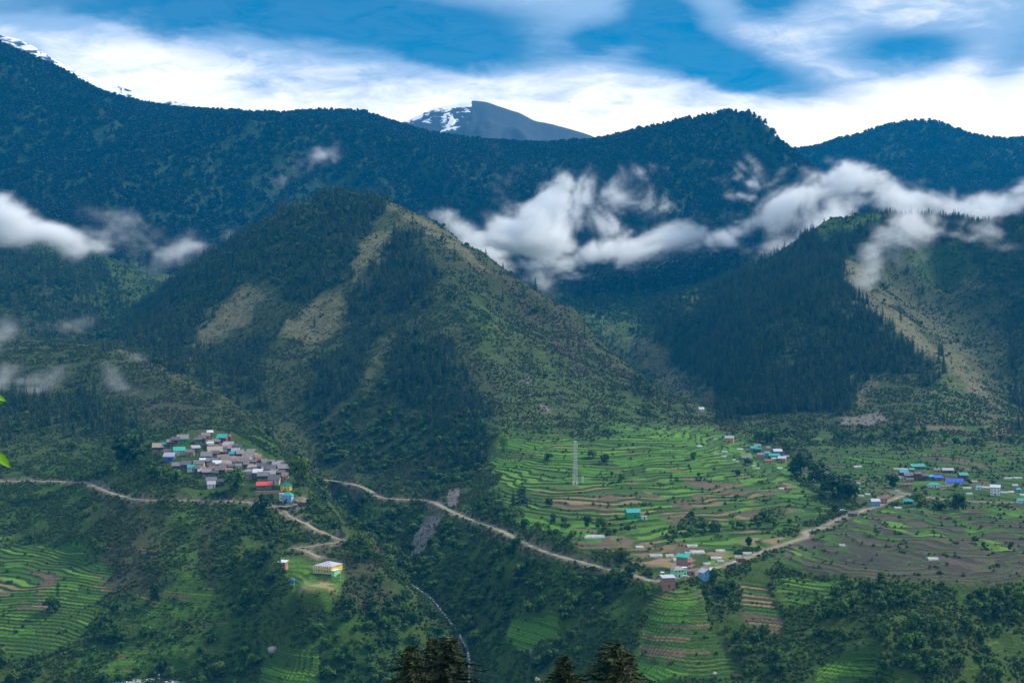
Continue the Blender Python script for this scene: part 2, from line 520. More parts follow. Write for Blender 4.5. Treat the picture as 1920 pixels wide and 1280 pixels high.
BRIGHT = np.clip(union(region([(930, 830), (1100, 820), (1300, 800), (1400, 840), (1300, 900), (1000, 905), (930, 940)], 20, 1100, 1600) * .75,
                       region([(1230, 1105), (1300, 1105), (1290, 1150), (1230, 1150)], 8, 700, 950) * .6,
                       T_G2, T_SCH, region([(280, 1150), (420, 1120), (440, 1150), (280, 1185)], 8, 880, 1100) * .4,
                       region([(180, 1215), (330, 1195), (330, 1240), (200, 1262), (60, 1255)], 6, 860, 1050) * .85,
                       region([(1200, 1240), (1290, 1250), (1290, 1290), (1180, 1290)], 6, 740, 900) * .7,
                       T_BR3 * .7, T_BR * .25, T_LB * .12, T_FAN * .3, T_RIGHT * .12,
                       region([(330, 940), (370, 945), (360, 1090), (310, 1120), (300, 1000)], 10, 950, 1180) * .5,
                       region([(1700, 895), (1770, 897), (1765, 912), (1710, 913)], 2, 1150, 1400, .1)), 0, 1)
BROWN = np.clip(union(region([(930, 620), (1080, 640), (1160, 760), (1060, 800), (950, 790), (900, 700)], 24, 1400, 2000) * .95,
                      region([(760, 390), (1000, 550), (1200, 700), (1330, 785), (1200, 730), (1050, 640), (900, 540)], 12, 1650, 2300) * .85,
                      region([(190, 960), (330, 960), (330, 1120), (200, 1110)], 20, 950, 1250) * .8,
                      region([(370, 970), (420, 970), (400, 1090), (355, 1060)], 10, 950, 1200) * .6,
                      region([(600, 1030), (720, 1060), (760, 1130), (650, 1140), (590, 1080)], 14, 900, 1100) * .7,
                      region([(250, 660), (420, 760), (330, 830), (200, 760)], 20, 1400, 1900) * .7,
                      region([(1380, 1090), (1440, 1100), (1480, 1220), (1400, 1180)], 10, 760, 950) * .7,
                      region([(1250, 1180), (1400, 1200), (1420, 1280), (1250, 1280)], 14, 740, 900) * .5,
                      region([(720, 850), (900, 880), (880, 950), (700, 930)], 14, 1200, 1600) * .55), 0, 1)
TAN = np.clip(union(region([(725, 380), (790, 400), (850, 450), (930, 540), (870, 500), (800, 430), (740, 410)], 10, 1900, 2300) * .95,
                    region([(560, 600), (640, 560), (640, 620), (590, 660), (520, 650)], 8, 1700, 2100) * .85,
                    region([(370, 600), (470, 545), (520, 550), (480, 600), (400, 650), (350, 690)], 8, 1700, 2150) * .8,
                    region([(675, 450), (740, 420), (720, 500), (690, 560), (670, 540)], 6, 1800, 2200) * .8,
                    region([(690, 690), (740, 620), (745, 650), (700, 730), (680, 740)], 5, 1500, 1900) * .5,
                    region([(1580, 490), (1620, 480), (1640, 540), (1700, 600), (1840, 720), (1905, 790), (1800, 740), (1690, 650), (1600, 570)], 6, 1600, 2350) * .95,
                    region([(1620, 510), (1700, 530), (1780, 620), (1860, 720), (1760, 660)], 20, 1900, 2500) * .55,
                    region([(1600, 700), (1640, 700), (1620, 770), (1600, 760)], 6, 1550, 1900) * .7,
                    region([(1270, 530), (1305, 540), (1300, 590), (1280, 590)], 5, 2200, 3100) * .8,
                    region([(1110, 590), (1200, 585), (1200, 630), (1130, 640)], 10, 2200, 3000) * .6,
                    region([(1180, 640), (1250, 670), (1310, 740), (1340, 700), (1350, 760), (1310, 770), (1220, 700)], 10, 1850, 2500) * .6,
                    region([(200, 650), (290, 665), (400, 750), (300, 700)], 8, 1450, 1900) * .4,
                    region([(320, 520), (360, 495), (350, 515), (320, 545)], 6, 2600, 3100) * .8,
                    region([(570, 1095), (625, 1093), (622, 1106), (578, 1106)], 2, 920, 1000, .1) * .8), 0, 1)
ROCKM = np.clip(union(region([(795, 960), (838, 965), (810, 1015), (785, 1045), (768, 1040), (775, 1000)], 3, 1050, 1350, .25),
                      region([(840, 915), (862, 910), (858, 950), (838, 945)], 3, 1100, 1450, .2) * .9,
                      region([(1575, 780), (1650, 765), (1670, 790), (1620, 800), (1580, 795)], 4, 1450, 1800, .4) * .75,
                      region([(1005, 750), (1025, 755), (1035, 775), (1012, 765)], 3, 1400, 1700, .2) * .7,
                      region([(985, 715), (1000, 735), (990, 740)], 3) * .5), 0, 1)
BROWN = np.maximum(BROWN, .5 * sstep(GY, 1350, 1500) * (GY < 2400))
PLANT = ROCKM > .3

# ------------------------------------------------------------------ fine relief
steep = sstep(SLOPE, 0.10, 0.5)
near_cam = 1 - sstep(GY, 60, 500)
amp_r = steep * (1 - TER) * (1 - near_cam)
rel = ridged(GX, GY * 0.75, 260, 4, 3, 0.5)
far = sstep(GY, 2900, 3800)
back = ridged(GX + 0.25 * GY, GY * 0.5, 900, 5, 21, 0.52)
crest_keep = 1 - 0.75 * np.exp(-((GY - 2150) / 120.0) ** 2) * (GX > -250)
GZ = GZ + (rel - 0.25) * 13 * amp_r * crest_keep * (1 - far) + (back - 0.2) * (70 + 25 * sstep(GY, 3600, 4000)) * far * (1 - 0.75 * sstep(GY, 4050, 4300))
gv = np.clip(1 - np.abs(vnoise((GX + .22 * GY) / 330.0, GY / 1500.0, 88)) * 3.2, 0, 1) + .6 * np.clip(1 - np.abs(vnoise((GX - .3 * GY) / 170.0, GY / 900.0, 89)) * 3.2, 0, 1)
GZ = GZ - gv * 62 * sstep(GY, 3000, 3400) * (1 - sstep(GY, 3650, 4000)) - gv * 40 * sstep(GY, 4800, 5100) * (1 - sstep(GY, 5400, 5600))
GZ = GZ + fbm(GX, GY, 24, 3, 51) * 1.6 * (1 - TER) * np.clip(steep + .25, 0, 1) * (1 - near_cam)
# gullies that cut the lower slopes
gl = np.clip(1 - np.abs(vnoise(GX / 95.0, GY / 420.0, 77)) * 4, 0, 1)
GZ = GZ - gl * 7 * steep * (GY < 1250) * (GY > 700) * (1 - TER) * (1 - np.clip(poly_sd(PXs, PYs, [(250, 780), (600, 780), (680, 1120), (500, 1140), (250, 950)]) / 30, 0, 1))

# terraces: real steps
TH = 1.5
LEV = (GZ + 156 + fbm(GX, GY, 130, 3, 61) * 3.4 * (1 - .4 * T_RIGHT) + fbm(GX, GY, 38, 2, 63) * 1.3) / TH * (1 + .75 * T_RIGHT)
fl = np.floor(LEV); fr = LEV - fl
stp = fl + sstep(fr, 0.70, 1.0)
GZ = GZ + TER * (stp - LEV + 0.35) * TH * 0.9 / (1 + .75 * T_RIGHT)

# roads and streams as world polylines ------------------------------------------------
def hit(px, py, zoff=0.0):
    """first point where the line of sight through a photo pixel meets the ground"""
    rx, rz = ray(px, py)
    rx = float(rx); rz = float(rz)
    ds = DS[DS > 400]
    i0 = len(DS) - len(ds)
    c = np.full(len(ds), rx)
    zt = bil(GZ, DS, US, ds, c * ds / WD[i0:])
    below = zt + zoff >= rz * ds
    if not below.any():
        return None
    k = int(np.argmax(below))
    if k == 0:
        d = ds[0]
    else:
        a0 = rz * ds[k - 1] - zt[k - 1] - zoff; a1 = rz * ds[k] - zt[k] - zoff
        t = a0 / (a0 - a1 + 1e-9)
        d = ds[k - 1] + t * (ds[k] - ds[k - 1])
    return np.array([rx * d, d, rz * d])


def ground(x, y):
    x = np.asarray(x, float); y = np.asarray(y, float)
    w = np.maximum(y, 0) + 260 * np.exp(-np.maximum(y + 120, 0) / 150.0)
    return bil(GZ, DS, US, y.ravel(), (x / w).ravel()).reshape(x.shape)


def polyline(pts, step=4.0, smooth=True):
    P = []
    for p in pts:
        if len(p) == 3:
            rx, rz = ray(p[0], p[1])
            P.append(np.array([rx * p[2], p[2], rz * p[2]]))
        else:
            h = hit(*p)
            if h is not None:
                P.append(h)
    P = np.array(P)
    out = []
    n = len(P)
    for i in range(n - 1):
        p0 = P[max(i - 1, 0)]; p1 = P[i]; p2 = P[i + 1]; p3 = P[min(i + 2, n - 1)]
        m = max(2, int(np.linalg.norm(p2 - p1) / step))
        for k in range(m):
            t = k / m
            out.append(0.5 * ((2 * p1) + (-p0 + p2) * t + (2 * p0 - 5 * p1 + 4 * p2 - p3) * t * t + (-p0 + 3 * p1 - 3 * p2 + p3) * t ** 3))
    out.append(P[-1])
    return np.array(out)


ROADS = {
    'valley_road': ([(585, 896, 1480), (640, 903, 1440), (680, 913, 1390), (710, 929), (740, 936), (800, 937), (850, 960), (900, 980), (930, 990), (1020, 1032), (1100, 1055), (1190, 1079), (1228, 1090),
                     (1262, 1082), (1300, 1075), (1345, 1063), (1400, 1045), (1450, 1026), (1490, 1013), (1512, 1004), (1508, 997), (1530, 991), (1552, 986)], 2.5),
    'upper_road': ([(1550, 986, 1070), (1560, 978, 1085), (1600, 963, 1115), (1650, 946, 1160), (1668, 938, 1185), (1700, 926, 1215)], 2.1),
    'right_road': ([(1682, 922), (1720, 929), (1800, 938), (1920, 942), (2050, 946)], 2.0),
    'village_road': ([(-60, 903), (60, 901), (150, 904), (180, 912), (200, 920), (235, 931), (270, 936), (380, 938), (440, 939), (480, 943), (530, 949), (560, 948), (573, 930)], 2.2),
    'school_track': ([(532, 950), (545, 968), (575, 985), (610, 1001), (638, 1010), (620, 1019), (580, 1024), (556, 1027), (575, 1033), (600, 1046)], 1.8),
}
def carve(P, hw, bank, depth):
    """level the ground across a line"""
    global GZ
    zs = np.convolve(np.pad(P[:, 2], 4, mode='edge'), np.ones(9) / 9, 'valid')
    P = P.copy(); P[:, 2] = zs
    x0, x1 = P[:, 0].min() - 30, P[:, 0].max() + 30
    y0, y1 = P[:, 1].min() - 30, P[:, 1].max() + 30
    sel = np.where((GX > x0) & (GX < x1) & (GY > y0) & (GY < y1))
    X = GX[sel]; Y = GY[sel]
    best = np.full(X.shape, 1e9); zz = np.zeros(X.shape)
    for i in range(len(P) - 1):
        a = P[i]; b2 = P[i + 1]
        dx, dy = b2[0] - a[0], b2[1] - a[1]
        m = (np.abs(X - a[0]) < 40) & (np.abs(Y - a[1]) < 40)
        if not m.any():
            continue
        t = np.clip(((X[m] - a[0]) * dx + (Y[m] - a[1]) * dy) / (dx * dx + dy * dy + 1e-9), 0, 1)
        dd = np.hypot(X[m] - a[0] - t * dx, Y[m] - a[1] - t * dy)
        bm = best[m]; zm = zz[m]
        k = dd < bm
        bm[k] = dd[k]; zm[k] = (a[2] + t * (b2[2] - a[2]))[k]
        best[m] = bm; zz[m] = zm
    w = 1 - sstep(best, hw, hw + bank)
    GZ[sel] = GZ[sel] * (1 - w) + (zz - depth) * w
    D = np.full(GX.shape, 1e3)
    D[sel] = best
    return P, D


ROADLINES = {}
NEARROAD = np.full(GX.shape, 1e3)
for k, (pts, hw) in ROADS.items():
    P, D = carve(polyline(pts), hw + .3, 4.5, 0.25)
    ROADLINES[k] = (P, hw)
    NEARROAD = np.minimum(NEARROAD, D)
CUT = np.clip(1 - sstep(NEARROAD + EDGE * .08, 3.0, 8.5), 0, 1)

STREAMS = {
    'gorge_stream': ([(770, 1093, 1082), (783, 1103, 1070), (800, 1114, 1060), (815, 1128, 1045), (825, 1141, 1030), (845, 1165, 1000), (858, 1182, 985), (865, 1198, 972), (874, 1212, 960), (880, 1240, 938), (880, 1290, 905)], .75),
    'upper_stream': ([(618, 920, 1460), (630, 945, 1400), (640, 962, 1350), (645, 975, 1325), (650, 988, 1300)], 1.1),
    'river': ([(120, 1300, 905), (180, 1288, 915), (230, 1279, 922), (290, 1273, 927), (330, 1278, 922), (380, 1300, 905)], 5.0),
}
STREAMLINES = {}
NEARW = np.full(GX.shape, 1e3)
for k, (pts, hw) in STREAMS.items():
    P, D = carve(polyline(pts, 3.0), hw + .6, 6.0 if k != 'river' else 12.0, 0.7)
    STREAMLINES[k] = (P, hw)
    NEARW = np.minimum(NEARW, D)
BED = np.clip(1 - sstep(NEARW, .9, 2.0), 0, 1) * .6
ROCKM = np.maximum(ROCKM, BED)

# level pads for the school yard and the green in the far village
def pad(px, py, rx_, ry_, soft=6):
    global GZ
    h = hit(px, py)
    w = 1 - sstep(np.hypot((GX - h[0]) / rx_, (GY - h[1]) / ry_), 0.8, 1.25)
    GZ = GZ * (1 - w) + h[2] * w
    return h, w


H_YARD, W_YARD = pad(597, 1097, 13, 15)
H_GREEN, W_GREEN = pad(1735, 905, 22, 26)
YARD = W_YARD
BRIGHT = np.maximum(BRIGHT, W_GREEN)
TER_LINES = TER_LINES * (1 - W_YARD) * (1 - W_GREEN)

# ------------------------------------------------------------------ ground material
def ground_mat():
    m, b, out = new_mat('hillside ground')
    p = b.n('ShaderNodeBsdfPrincipled')
    p.inputs['Roughness'].default_value = 0.95
    p.inputs['Specular IOR Level'].default_value = 0.15
    geo = b.n('ShaderNodeNewGeometry')
    pos = geo.outputs['Position']
    A = lambda nm: b.n('ShaderNodeAttribute', attribute_name=nm)
    m1 = A('m1'); m2 = A('m2'); lev = A('lev').outputs['Fac']
    s1 = b.sep(m1.outputs['Vector']); s2 = b.sep(m2.outputs['Vector'])
    ter, soil, bright = s1[0], s1[1], s1[2]
    brown, tan, rock = s2[0], s2[1], s2[2]
    cut = m1.outputs['Alpha']; yard = m2.outputs['Alpha']
    nA = b.noise(pos, 0.010, 4, 0.6)
    nB = b.noise(pos, 0.05, 5, 0.65)
    nC = b.noise(pos, 0.22, 4, 0.7)
    nD = b.noise(pos, 0.9, 3, 0.7)
    # wild scrub and grass
    g = b.mix(b.ss(nB, 0.36, 0.64), (0.018, 0.045, 0.006), (0.046, 0.098, 0.011))
    g = b.mix(b.ss(nA, 0.40, 0.62), g, b.mix(b.ss(nC, .4, .6), (0.034, 0.058, 0.010), (0.060, 0.088, 0.015)))
    g = b.mix(b.m('MULTIPLY', b.ss(nC, 0.5, 0.72), 0.55), g, (0.012, 0.024, 0.010))
    br = b.mix(b.ss(nC, 0.40, 0.62), (0.030, 0.026, 0.019), (0.075, 0.058, 0.038))
    g = b.mix(b.m('MULTIPLY', brown, b.ss(nB, 0.34, 0.56, 0.25, 1.0)), g, br)
    tn = b.mix(b.ss(nC, 0.38, 0.64), (0.095, 0.095, 0.045), (0.17, 0.15, 0.080))
    g = b.mix(b.m('MULTIPLY', tan, b.ss(b.m('ADD', b.m('MULTIPLY', nB, .8), b.m('MULTIPLY', nC, .2)), 0.36, 0.52, 0.35, 1.0)), g, tn)
    gr = b.mix(b.ss(nC, 0.35, 0.65), (0.045, 0.115, 0.014), (0.085, 0.175, 0.022))
    g = b.mix(b.m('MULTIPLY', bright, b.ss(nB, 0.36, 0.54, 0.35, 0.9)), g, gr)
    # fields, one strip per terrace level, broken along its length
    dsoil = A('dark_soil').outputs['Fac']
    fl = b.m('FLOOR', lev)
    fr = b.m('SUBTRACT', lev, fl)
    px = b.sep(pos)
    along = b.m('ADD', b.m('ADD', b.m('MULTIPLY', px[0], 0.034), b.m('MULTIPLY', px[1], 0.014)), b.m('MULTIPLY', nB, 0.9))
    along = b.m('MULTIPLY', along, b.m('MULTIPLY_ADD', dsoil, 1.3, 1.0))
    vor = b.n('ShaderNodeTexVoronoi', voronoi_dimensions='2D', feature='F1')
    b.put(vor.inputs['Vector'], b.xyz(along, b.m('MULTIPLY', fl, 3.713), 0.0))
    vor.inputs['Scale'].default_value = 1.0
    vr = b.sep(vor.outputs['Color'])
    big = b.m('MULTIPLY', b.m('SUBTRACT', nA, 0.5), 0.9)
    soil_sel = b.ss(b.m('ADD', b.m('SUBTRACT', soil, vr[0]), big), -0.03, 0.03)
    br_sel = b.ss(b.m('SUBTRACT', b.m('ADD', b.m('MULTIPLY', bright, 0.75), 0.12), vr[1]), -0.03, 0.03)
    soilc = b.mix(vr[2], b.mix(dsoil, (0.10, 0.070, 0.052), (0.036, 0.029, 0.026)), b.mix(dsoil, (0.235, 0.160, 0.092), (0.085, 0.064, 0.050)))
    soilc = b.mix(b.ss(nD, .35, .7), soilc, b.v('MULTIPLY', soilc, (1.25, 1.2, 1.15)))
    grassc = b.mix(vr[2], (0.030, 0.078, 0.012), (0.070, 0.130, 0.022))
    brc = b.mix(vr[2], (0.060, 0.17, 0.015), (0.12, 0.24, 0.026))
    fc = b.mix(br_sel, grassc, brc)
    fc = b.mix(soil_sel, fc, soilc)
    fc = b.mix(b.m('MULTIPLY', b.ss(nC, 0.52, 0.68), 0.5), fc, b.mix(.5, g, (0.03, 0.075, 0.018)))
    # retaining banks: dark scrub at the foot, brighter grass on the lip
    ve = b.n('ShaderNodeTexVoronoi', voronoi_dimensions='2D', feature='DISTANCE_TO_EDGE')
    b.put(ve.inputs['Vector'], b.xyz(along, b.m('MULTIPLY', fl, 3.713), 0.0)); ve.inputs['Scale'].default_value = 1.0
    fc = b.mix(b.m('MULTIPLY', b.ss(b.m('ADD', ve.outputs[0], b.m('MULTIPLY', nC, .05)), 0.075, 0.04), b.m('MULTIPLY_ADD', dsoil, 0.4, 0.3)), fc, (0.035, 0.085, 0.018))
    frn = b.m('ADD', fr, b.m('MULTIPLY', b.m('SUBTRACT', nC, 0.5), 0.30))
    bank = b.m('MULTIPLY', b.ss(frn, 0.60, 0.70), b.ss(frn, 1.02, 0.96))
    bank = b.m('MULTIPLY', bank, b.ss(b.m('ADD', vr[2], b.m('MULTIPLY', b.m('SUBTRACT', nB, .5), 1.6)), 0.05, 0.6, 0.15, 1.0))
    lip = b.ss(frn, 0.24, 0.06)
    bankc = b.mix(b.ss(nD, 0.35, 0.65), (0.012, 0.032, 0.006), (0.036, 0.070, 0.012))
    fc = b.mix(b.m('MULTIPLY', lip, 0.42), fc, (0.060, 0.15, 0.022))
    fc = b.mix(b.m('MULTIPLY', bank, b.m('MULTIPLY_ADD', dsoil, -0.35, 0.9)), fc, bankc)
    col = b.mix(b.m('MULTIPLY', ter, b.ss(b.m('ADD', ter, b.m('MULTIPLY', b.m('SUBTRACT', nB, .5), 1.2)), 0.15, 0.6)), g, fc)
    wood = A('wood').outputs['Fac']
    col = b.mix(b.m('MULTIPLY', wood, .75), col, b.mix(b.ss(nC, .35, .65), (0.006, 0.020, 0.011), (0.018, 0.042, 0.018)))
    # rock, gravel
    rk = b.n('ShaderNodeTexVoronoi', feature='F1')
    b.put(rk.inputs['Vector'], pos); rk.inputs['Scale'].default_value = 0.45
    rv = b.sep(rk.outputs['Color'])
    rockc = b.mix(rv[0], (0.10, 0.095, 0.09), (0.33, 0.32, 0.31))
    rockc = b.mix(b.ss(nC, .35, .65), rockc, (0.15, 0.11, 0.085))
    col = b.mix(b.m('MULTIPLY', rock, b.ss(nC, .28, .5, .5, 1.0)), col, rockc)
    cutc = b.mix(b.ss(nC, 0.35, 0.65), (0.10, 0.085, 0.055), (0.22, 0.185, 0.13))
    col = b.mix(b.m('MULTIPLY', cut, b.ss(nC, 0.30, 0.55, .3, 1.0)), col, cutc)
    yc = b.mix(b.ss(b.noise(pos, 0.09, 2, .5), 0.48, 0.60), (0.10, 0.16, 0.035), (0.30, 0.22, 0.11))
    col = b.mix(yard, col, yc)
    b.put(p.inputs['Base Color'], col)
    bp = b.n('ShaderNodeBump'); bp.inputs['Strength'].default_value = 0.9; bp.inputs['Distance'].default_value = 2.2
    b.put(bp.inputs['Height'], b.m('ADD', nC, b.m('MULTIPLY', nD, 0.35)))
    b.put(p.inputs['Normal'], bp.outputs[0])
    b.t.links.new(p.outputs[0], out.inputs[0])
    return m


M_GROUND = ground_mat()

# ------------------------------------------------------------------ terrain meshes: one per landform
verts = np.stack([GX, GY, GZ], -1).reshape(-1, 3)
nr, nc = GX.shape
cls = np.zeros(GX.shape, int)                   # 0 valley
def setcls(k, poly, dmin, dmax):
    s = poly_sd(PXs, PYs, poly)
    cls[(s > 0) & (GY > dmin) & (GY < dmax)] = k
UU = GX / np.maximum(GY, 1)
def upx(px): return (px - 960) / F
cls[(GY > 1400) & (GY < 3300) & (UU < upx(300))] = 1
setcls(1, [(-900, 560), (0, 600), (240, 640), (340, 690), (470, 790), (560, 900), (500, 890), (270, 800), (0, 890), (-900, 900)], 1330, 2050)
setcls(2, [(560, 890), (430, 770), (330, 690), (240, 600), (330, 520), (500, 400), (640, 330), (780, 330), (1000, 520), (1200, 680), (1380, 800), (1300, 800), (1060, 815), (940, 830), (900, 880)], 1330, 2700)
setcls(3, [(1200, 700), (1250, 600), (1450, 440), (1700, 380), (2600, 350), (2600, 830), (1900, 810), (1600, 800), (1380, 800)], 1560, 3000)
cls[GY > 3000] = 4
cls[(GY > 4850) & (UU > upx(1420))] = 5
cls[GY < 560] = 6
names = {0: 'valley_ground', 1: 'left_hillside', 2: 'central_mountain', 3: 'right_mountain', 4: 'forested_mountain_range', 5: 'distant_ridge', 6: 'near_hillside'}
ii = np.arange(nr * nc).reshape(nr, nc)
quads = np.stack([ii[:-1, :-1], ii[:-1, 1:], ii[1:, 1:], ii[1:, :-1]], -1).reshape(-1, 4)
qcls = cls[:-1, :-1].ravel()
LV = LEV.ravel().astype(np.float32)
DKS = np.clip(T_RIGHT / .5 * .9 + T_RV * .6, 0, 1).ravel().astype(np.float32)
C1 = np.stack([TER_LINES, SOIL, BRIGHT, CUT], -1).reshape(-1, 4).astype(np.float32)
C2 = np.stack([BROWN, TAN, ROCKM, YARD], -1).reshape(-1, 4).astype(np.float32)
# shared normals so the landforms join without a seam
def vert_normals():
    gx = np.stack([np.gradient(GX, axis=1), np.gradient(GY, axis=1), np.gradient(GZ, axis=1)], -1)
    gy = np.stack([np.gradient(GX, axis=0), np.gradient(GY, axis=0), np.gradient(GZ, axis=0)], -1)
    n = np.cross(gx, gy)
    return (n / np.linalg.norm(n, axis=-1, keepdims=True)).reshape(-1, 3)
VN = vert_normals()
TMESH = []
for k, nm in names.items():
    q = quads[qcls == k]
    if len(q) == 0:
        continue
    used, inv = np.unique(q, return_inverse=True)
    me = mesh_np(nm, verts[used], inv.reshape(-1, 4), M_GROUND, True)
    a = me.attributes.new('lev', 'FLOAT', 'POINT'); a.data.foreach_set('value', LV[used])
    a = me.attributes.new('dark_soil', 'FLOAT', 'POINT'); a.data.foreach_set('value', DKS[used])
    for an, C in (('m1', C1), ('m2', C2)):
        a = me.attributes.new(an, 'FLOAT_COLOR', 'POINT'); a.data.foreach_set('color', C[used].ravel())
    TMESH.append((me, used))
    me.normals_split_custom_set_from_vertices(VN[used].astype(np.float32))
    o = bpy.data.objects.new(nm, me)
    link(o); tag(o, kind='structure')

# ------------------------------------------------------------------ roads and water
def ribbon(P, hw, name, mat, lift, jitter=0.0, rows=4, seed=1):
    P = P.copy()
    tn = np.gradient(P[:, :2], axis=0)
    tn /= np.linalg.norm(tn, axis=1, keepdims=True) + 1e-9
    nrm = np.stack([-tn[:, 1], tn[:, 0]], -1)
    s = np.r_[0, np.cumsum(np.linalg.norm(np.diff(P[:, :2], axis=0), axis=1))]
    V = []
    for j in range(rows + 1):
        t = -1 + 2 * j / rows
        w = hw * (1 + jitter * vnoise(s / 9.0, s * 0 + (3 if t < 0 else 9), seed))
        q = P[:, :2] + nrm * (t * w)[:, None]
        z = P[:, 2] + lift - 0.12 * abs(t) ** 2
        V.append(np.c_[q, z])
    V = np.array(V)
    n = len(P)
    idx = np.arange((rows + 1) * n).reshape(rows + 1, n)
    fc = np.stack([idx[:-1, :-1], idx[:-1, 1:], idx[1:, 1:], idx[1:, :-1]], -1).reshape(-1, 4)
    Vf = V.reshape(-1, 3)
    me = mesh_np(name, Vf, fc, mat, True)
    # face upwards
    if sum(pp.normal.z for pp in me.polygons[:20]) < 0:
        me.flip_normals()
    o = bpy.data.objects.new(name, me)
    return link(o)


def road_mat():
    m, b, out = new_mat('dirt road')
    p = b.n('ShaderNodeBsdfPrincipled'); p.inputs['Roughness'].default_value = 0.95
    pos = b.n('ShaderNodeNewGeometry').outputs['Position']
    n = b.noise(pos, 0.12, 4, .6); n2 = b.noise(pos, 0.9, 4, .7)
    c = b.mix(b.ss(n, .35, .65), (0.15, 0.135, 0.085), (0.26, 0.225, 0.14))
    c = b.mix(b.m('MULTIPLY', b.ss(n2, .5, .7), .5), c, (0.11, 0.12, 0.055))
    b.put(p.inputs['Base Color'], c)
    b.t.links.new(p.outputs[0], out.inputs[0])
    return m


M_ROAD = road_mat()
for k, (P, hw) in ROADLINES.items():
    o = ribbon(P, hw, 'road' if 'road' in k else 'track', M_ROAD, 0.02, 0.8, 4, 5)
    tag(o, kind='structure')


def water_mat():
    m, b, out = new_mat('white water')
    p = b.n('ShaderNodeBsdfPrincipled')
    pos = b.n('ShaderNodeNewGeometry').outputs['Position']
    n = b.noise(pos, 0.55, 5, .7, 0.8)
    f = b.m('MULTIPLY', b.ss(n, .50, .60), b.ss(b.noise(pos, .07, 3, .6), .40, .52, .15, 1.0))
    b.put(p.inputs['Base Color'], b.mix(f, (0.03, 0.045, 0.04), (0.82, 0.84, 0.86)))
    b.put(p.inputs['Roughness'], b.m('MULTIPLY_ADD', f, 0.6, 0.1))
    bp = b.n('ShaderNodeBump'); bp.inputs['Distance'].default_value = 0.3
    b.put(bp.inputs['Height'], n); b.put(p.inputs['Normal'], bp.outputs[0])
    b.t.links.new(p.outputs[0], out.inputs[0])
    return m


M_WATER = water_mat()
for k, (P, hw) in STREAMLINES.items():
    o = ribbon(P, hw, 'river' if k == 'river' else 'stream', M_WATER, 0.12, 0.8, 6, 8)
    tag(o, kind='structure')

# ------------------------------------------------------------------ snowy mountains beyond the range
def snow_mat(name, snow_amt, scale):
    m, b, out = new_mat(name)
    p = b.n('ShaderNodeBsdfPrincipled'); p.inputs['Roughness'].default_value = 0.85
    geo = b.n('ShaderNodeNewGeometry')
    sn = b.n('ShaderNodeAttribute', attribute_name='snow').outputs['Fac']
    pos = geo.outputs['Position']
    st = b.v('MULTIPLY', pos, (1, .4, 1.6))
    n = b.noise(st, scale, 6, .68, .6)
    n2 = b.noise(pos, scale * 5, 4, .6)
    f = b.ss(b.m('ADD', sn, b.m('MULTIPLY', b.m('SUBTRACT', n, .5), snow_amt)), .47, .53)
    rock = b.mix(b.ss(n2, .35, .65), (0.001, 0.010, 0.020), (0.006, 0.020, 0.036))
    b.put(p.inputs['Base Color'], b.mix(f, rock, (0.85, 0.87, 0.92)))
    b.t.links.new(p.outputs[0], out.inputs[0])
    return m


def peak(name, crest, depth, base_py, front, mat, snowf, tooth=4.0):
    """a mountain block: crest line from the photo, falling to the front and to the back"""
    xs = np.arange(crest[0][0], crest[-1][0], 3.0)
    py = np.interp(xs, [c[0] for c in crest], [c[1] for c in crest])
    rx, rz = ray(xs, py)
    n = len(xs)
    tt = np.linspace(-1, 1, 61)
    X = []; SN = []
    for t in tt:
        d = depth + t * front
        x = rx * depth + fbm(rx * depth * 1.0, np.full(n, t * 2000.0), 600, 3, 5) * 60 * abs(t)
        z0 = rz * depth
        zb = ray(0, base_py)[1] * depth
        drop = (np.abs(t) ** 0.9) * (z0 - zb)
        rid = ridged(rx * depth, np.full(n, d * 0.35), 900, 5, 9, .55) - 0.3
        z = z0 - drop + rid * 170 * np.clip(abs(t) * 3, 0, 1) * (1 - abs(t)) + fbm(rx * depth, np.full(n, d), 90, 3, 6) * tooth * (1 + 6 * abs(t))
        X.append(np.c_[x, np.full(n, d), z])
        SN.append(snowf(xs, t, z, z0))
    V = np.array(X).reshape(-1, 3)
    idx = np.arange(len(tt) * n).reshape(len(tt), n)
    fc = np.stack([idx[:-1, :-1], idx[:-1, 1:], idx[1:, 1:], idx[1:, :-1]], -1).reshape(-1, 4)
    me = mesh_np(name, V, fc, mat, True)
    a = me.attributes.new('snow', 'FLOAT', 'POINT'); a.data.foreach_set('value', np.array(SN, dtype=np.float32).ravel())
    o = link(bpy.data.objects.new(name, me))
    tag(o, kind='structure')
    return o


peak('snow_mountain', [(-260, 30), (-60, 62), (0, 66), (35, 74), (60, 86), (98, 108), (140, 133), (185, 150), (225, 163), (262, 176), (300, 188), (345, 193), (400, 199), (460, 207), (525, 210), (560, 212), (620, 230), (700, 260)],
     6700, 420, 1600, snow_mat('snow slopes', 1.1, 0.006),
     lambda xs, t, z, z0: np.full(len(xs), .54) - .25 * abs(t), 3)
peak('snow_capped_peak', [(560, 275), (680, 252), (740, 232), (765, 226), (790, 214), (815, 202), (850, 196), (886, 189), (910, 191), (940, 201), (975, 213), (1000, 226), (1040, 235), (1075, 244), (1100, 251), (1122, 260), (1150, 272), (1250, 300), (1330, 330)],
     6900, 420, 1600, snow_mat('peak rock and snow', 2.0, 0.012),
     lambda xs, t, z, z0: np.clip(.66 - np.abs(xs - 845) / 90 * .30 - np.maximum(xs - 884, 0) * .09, 0, 1) - 1.1 * abs(t) - .02, 3.5)

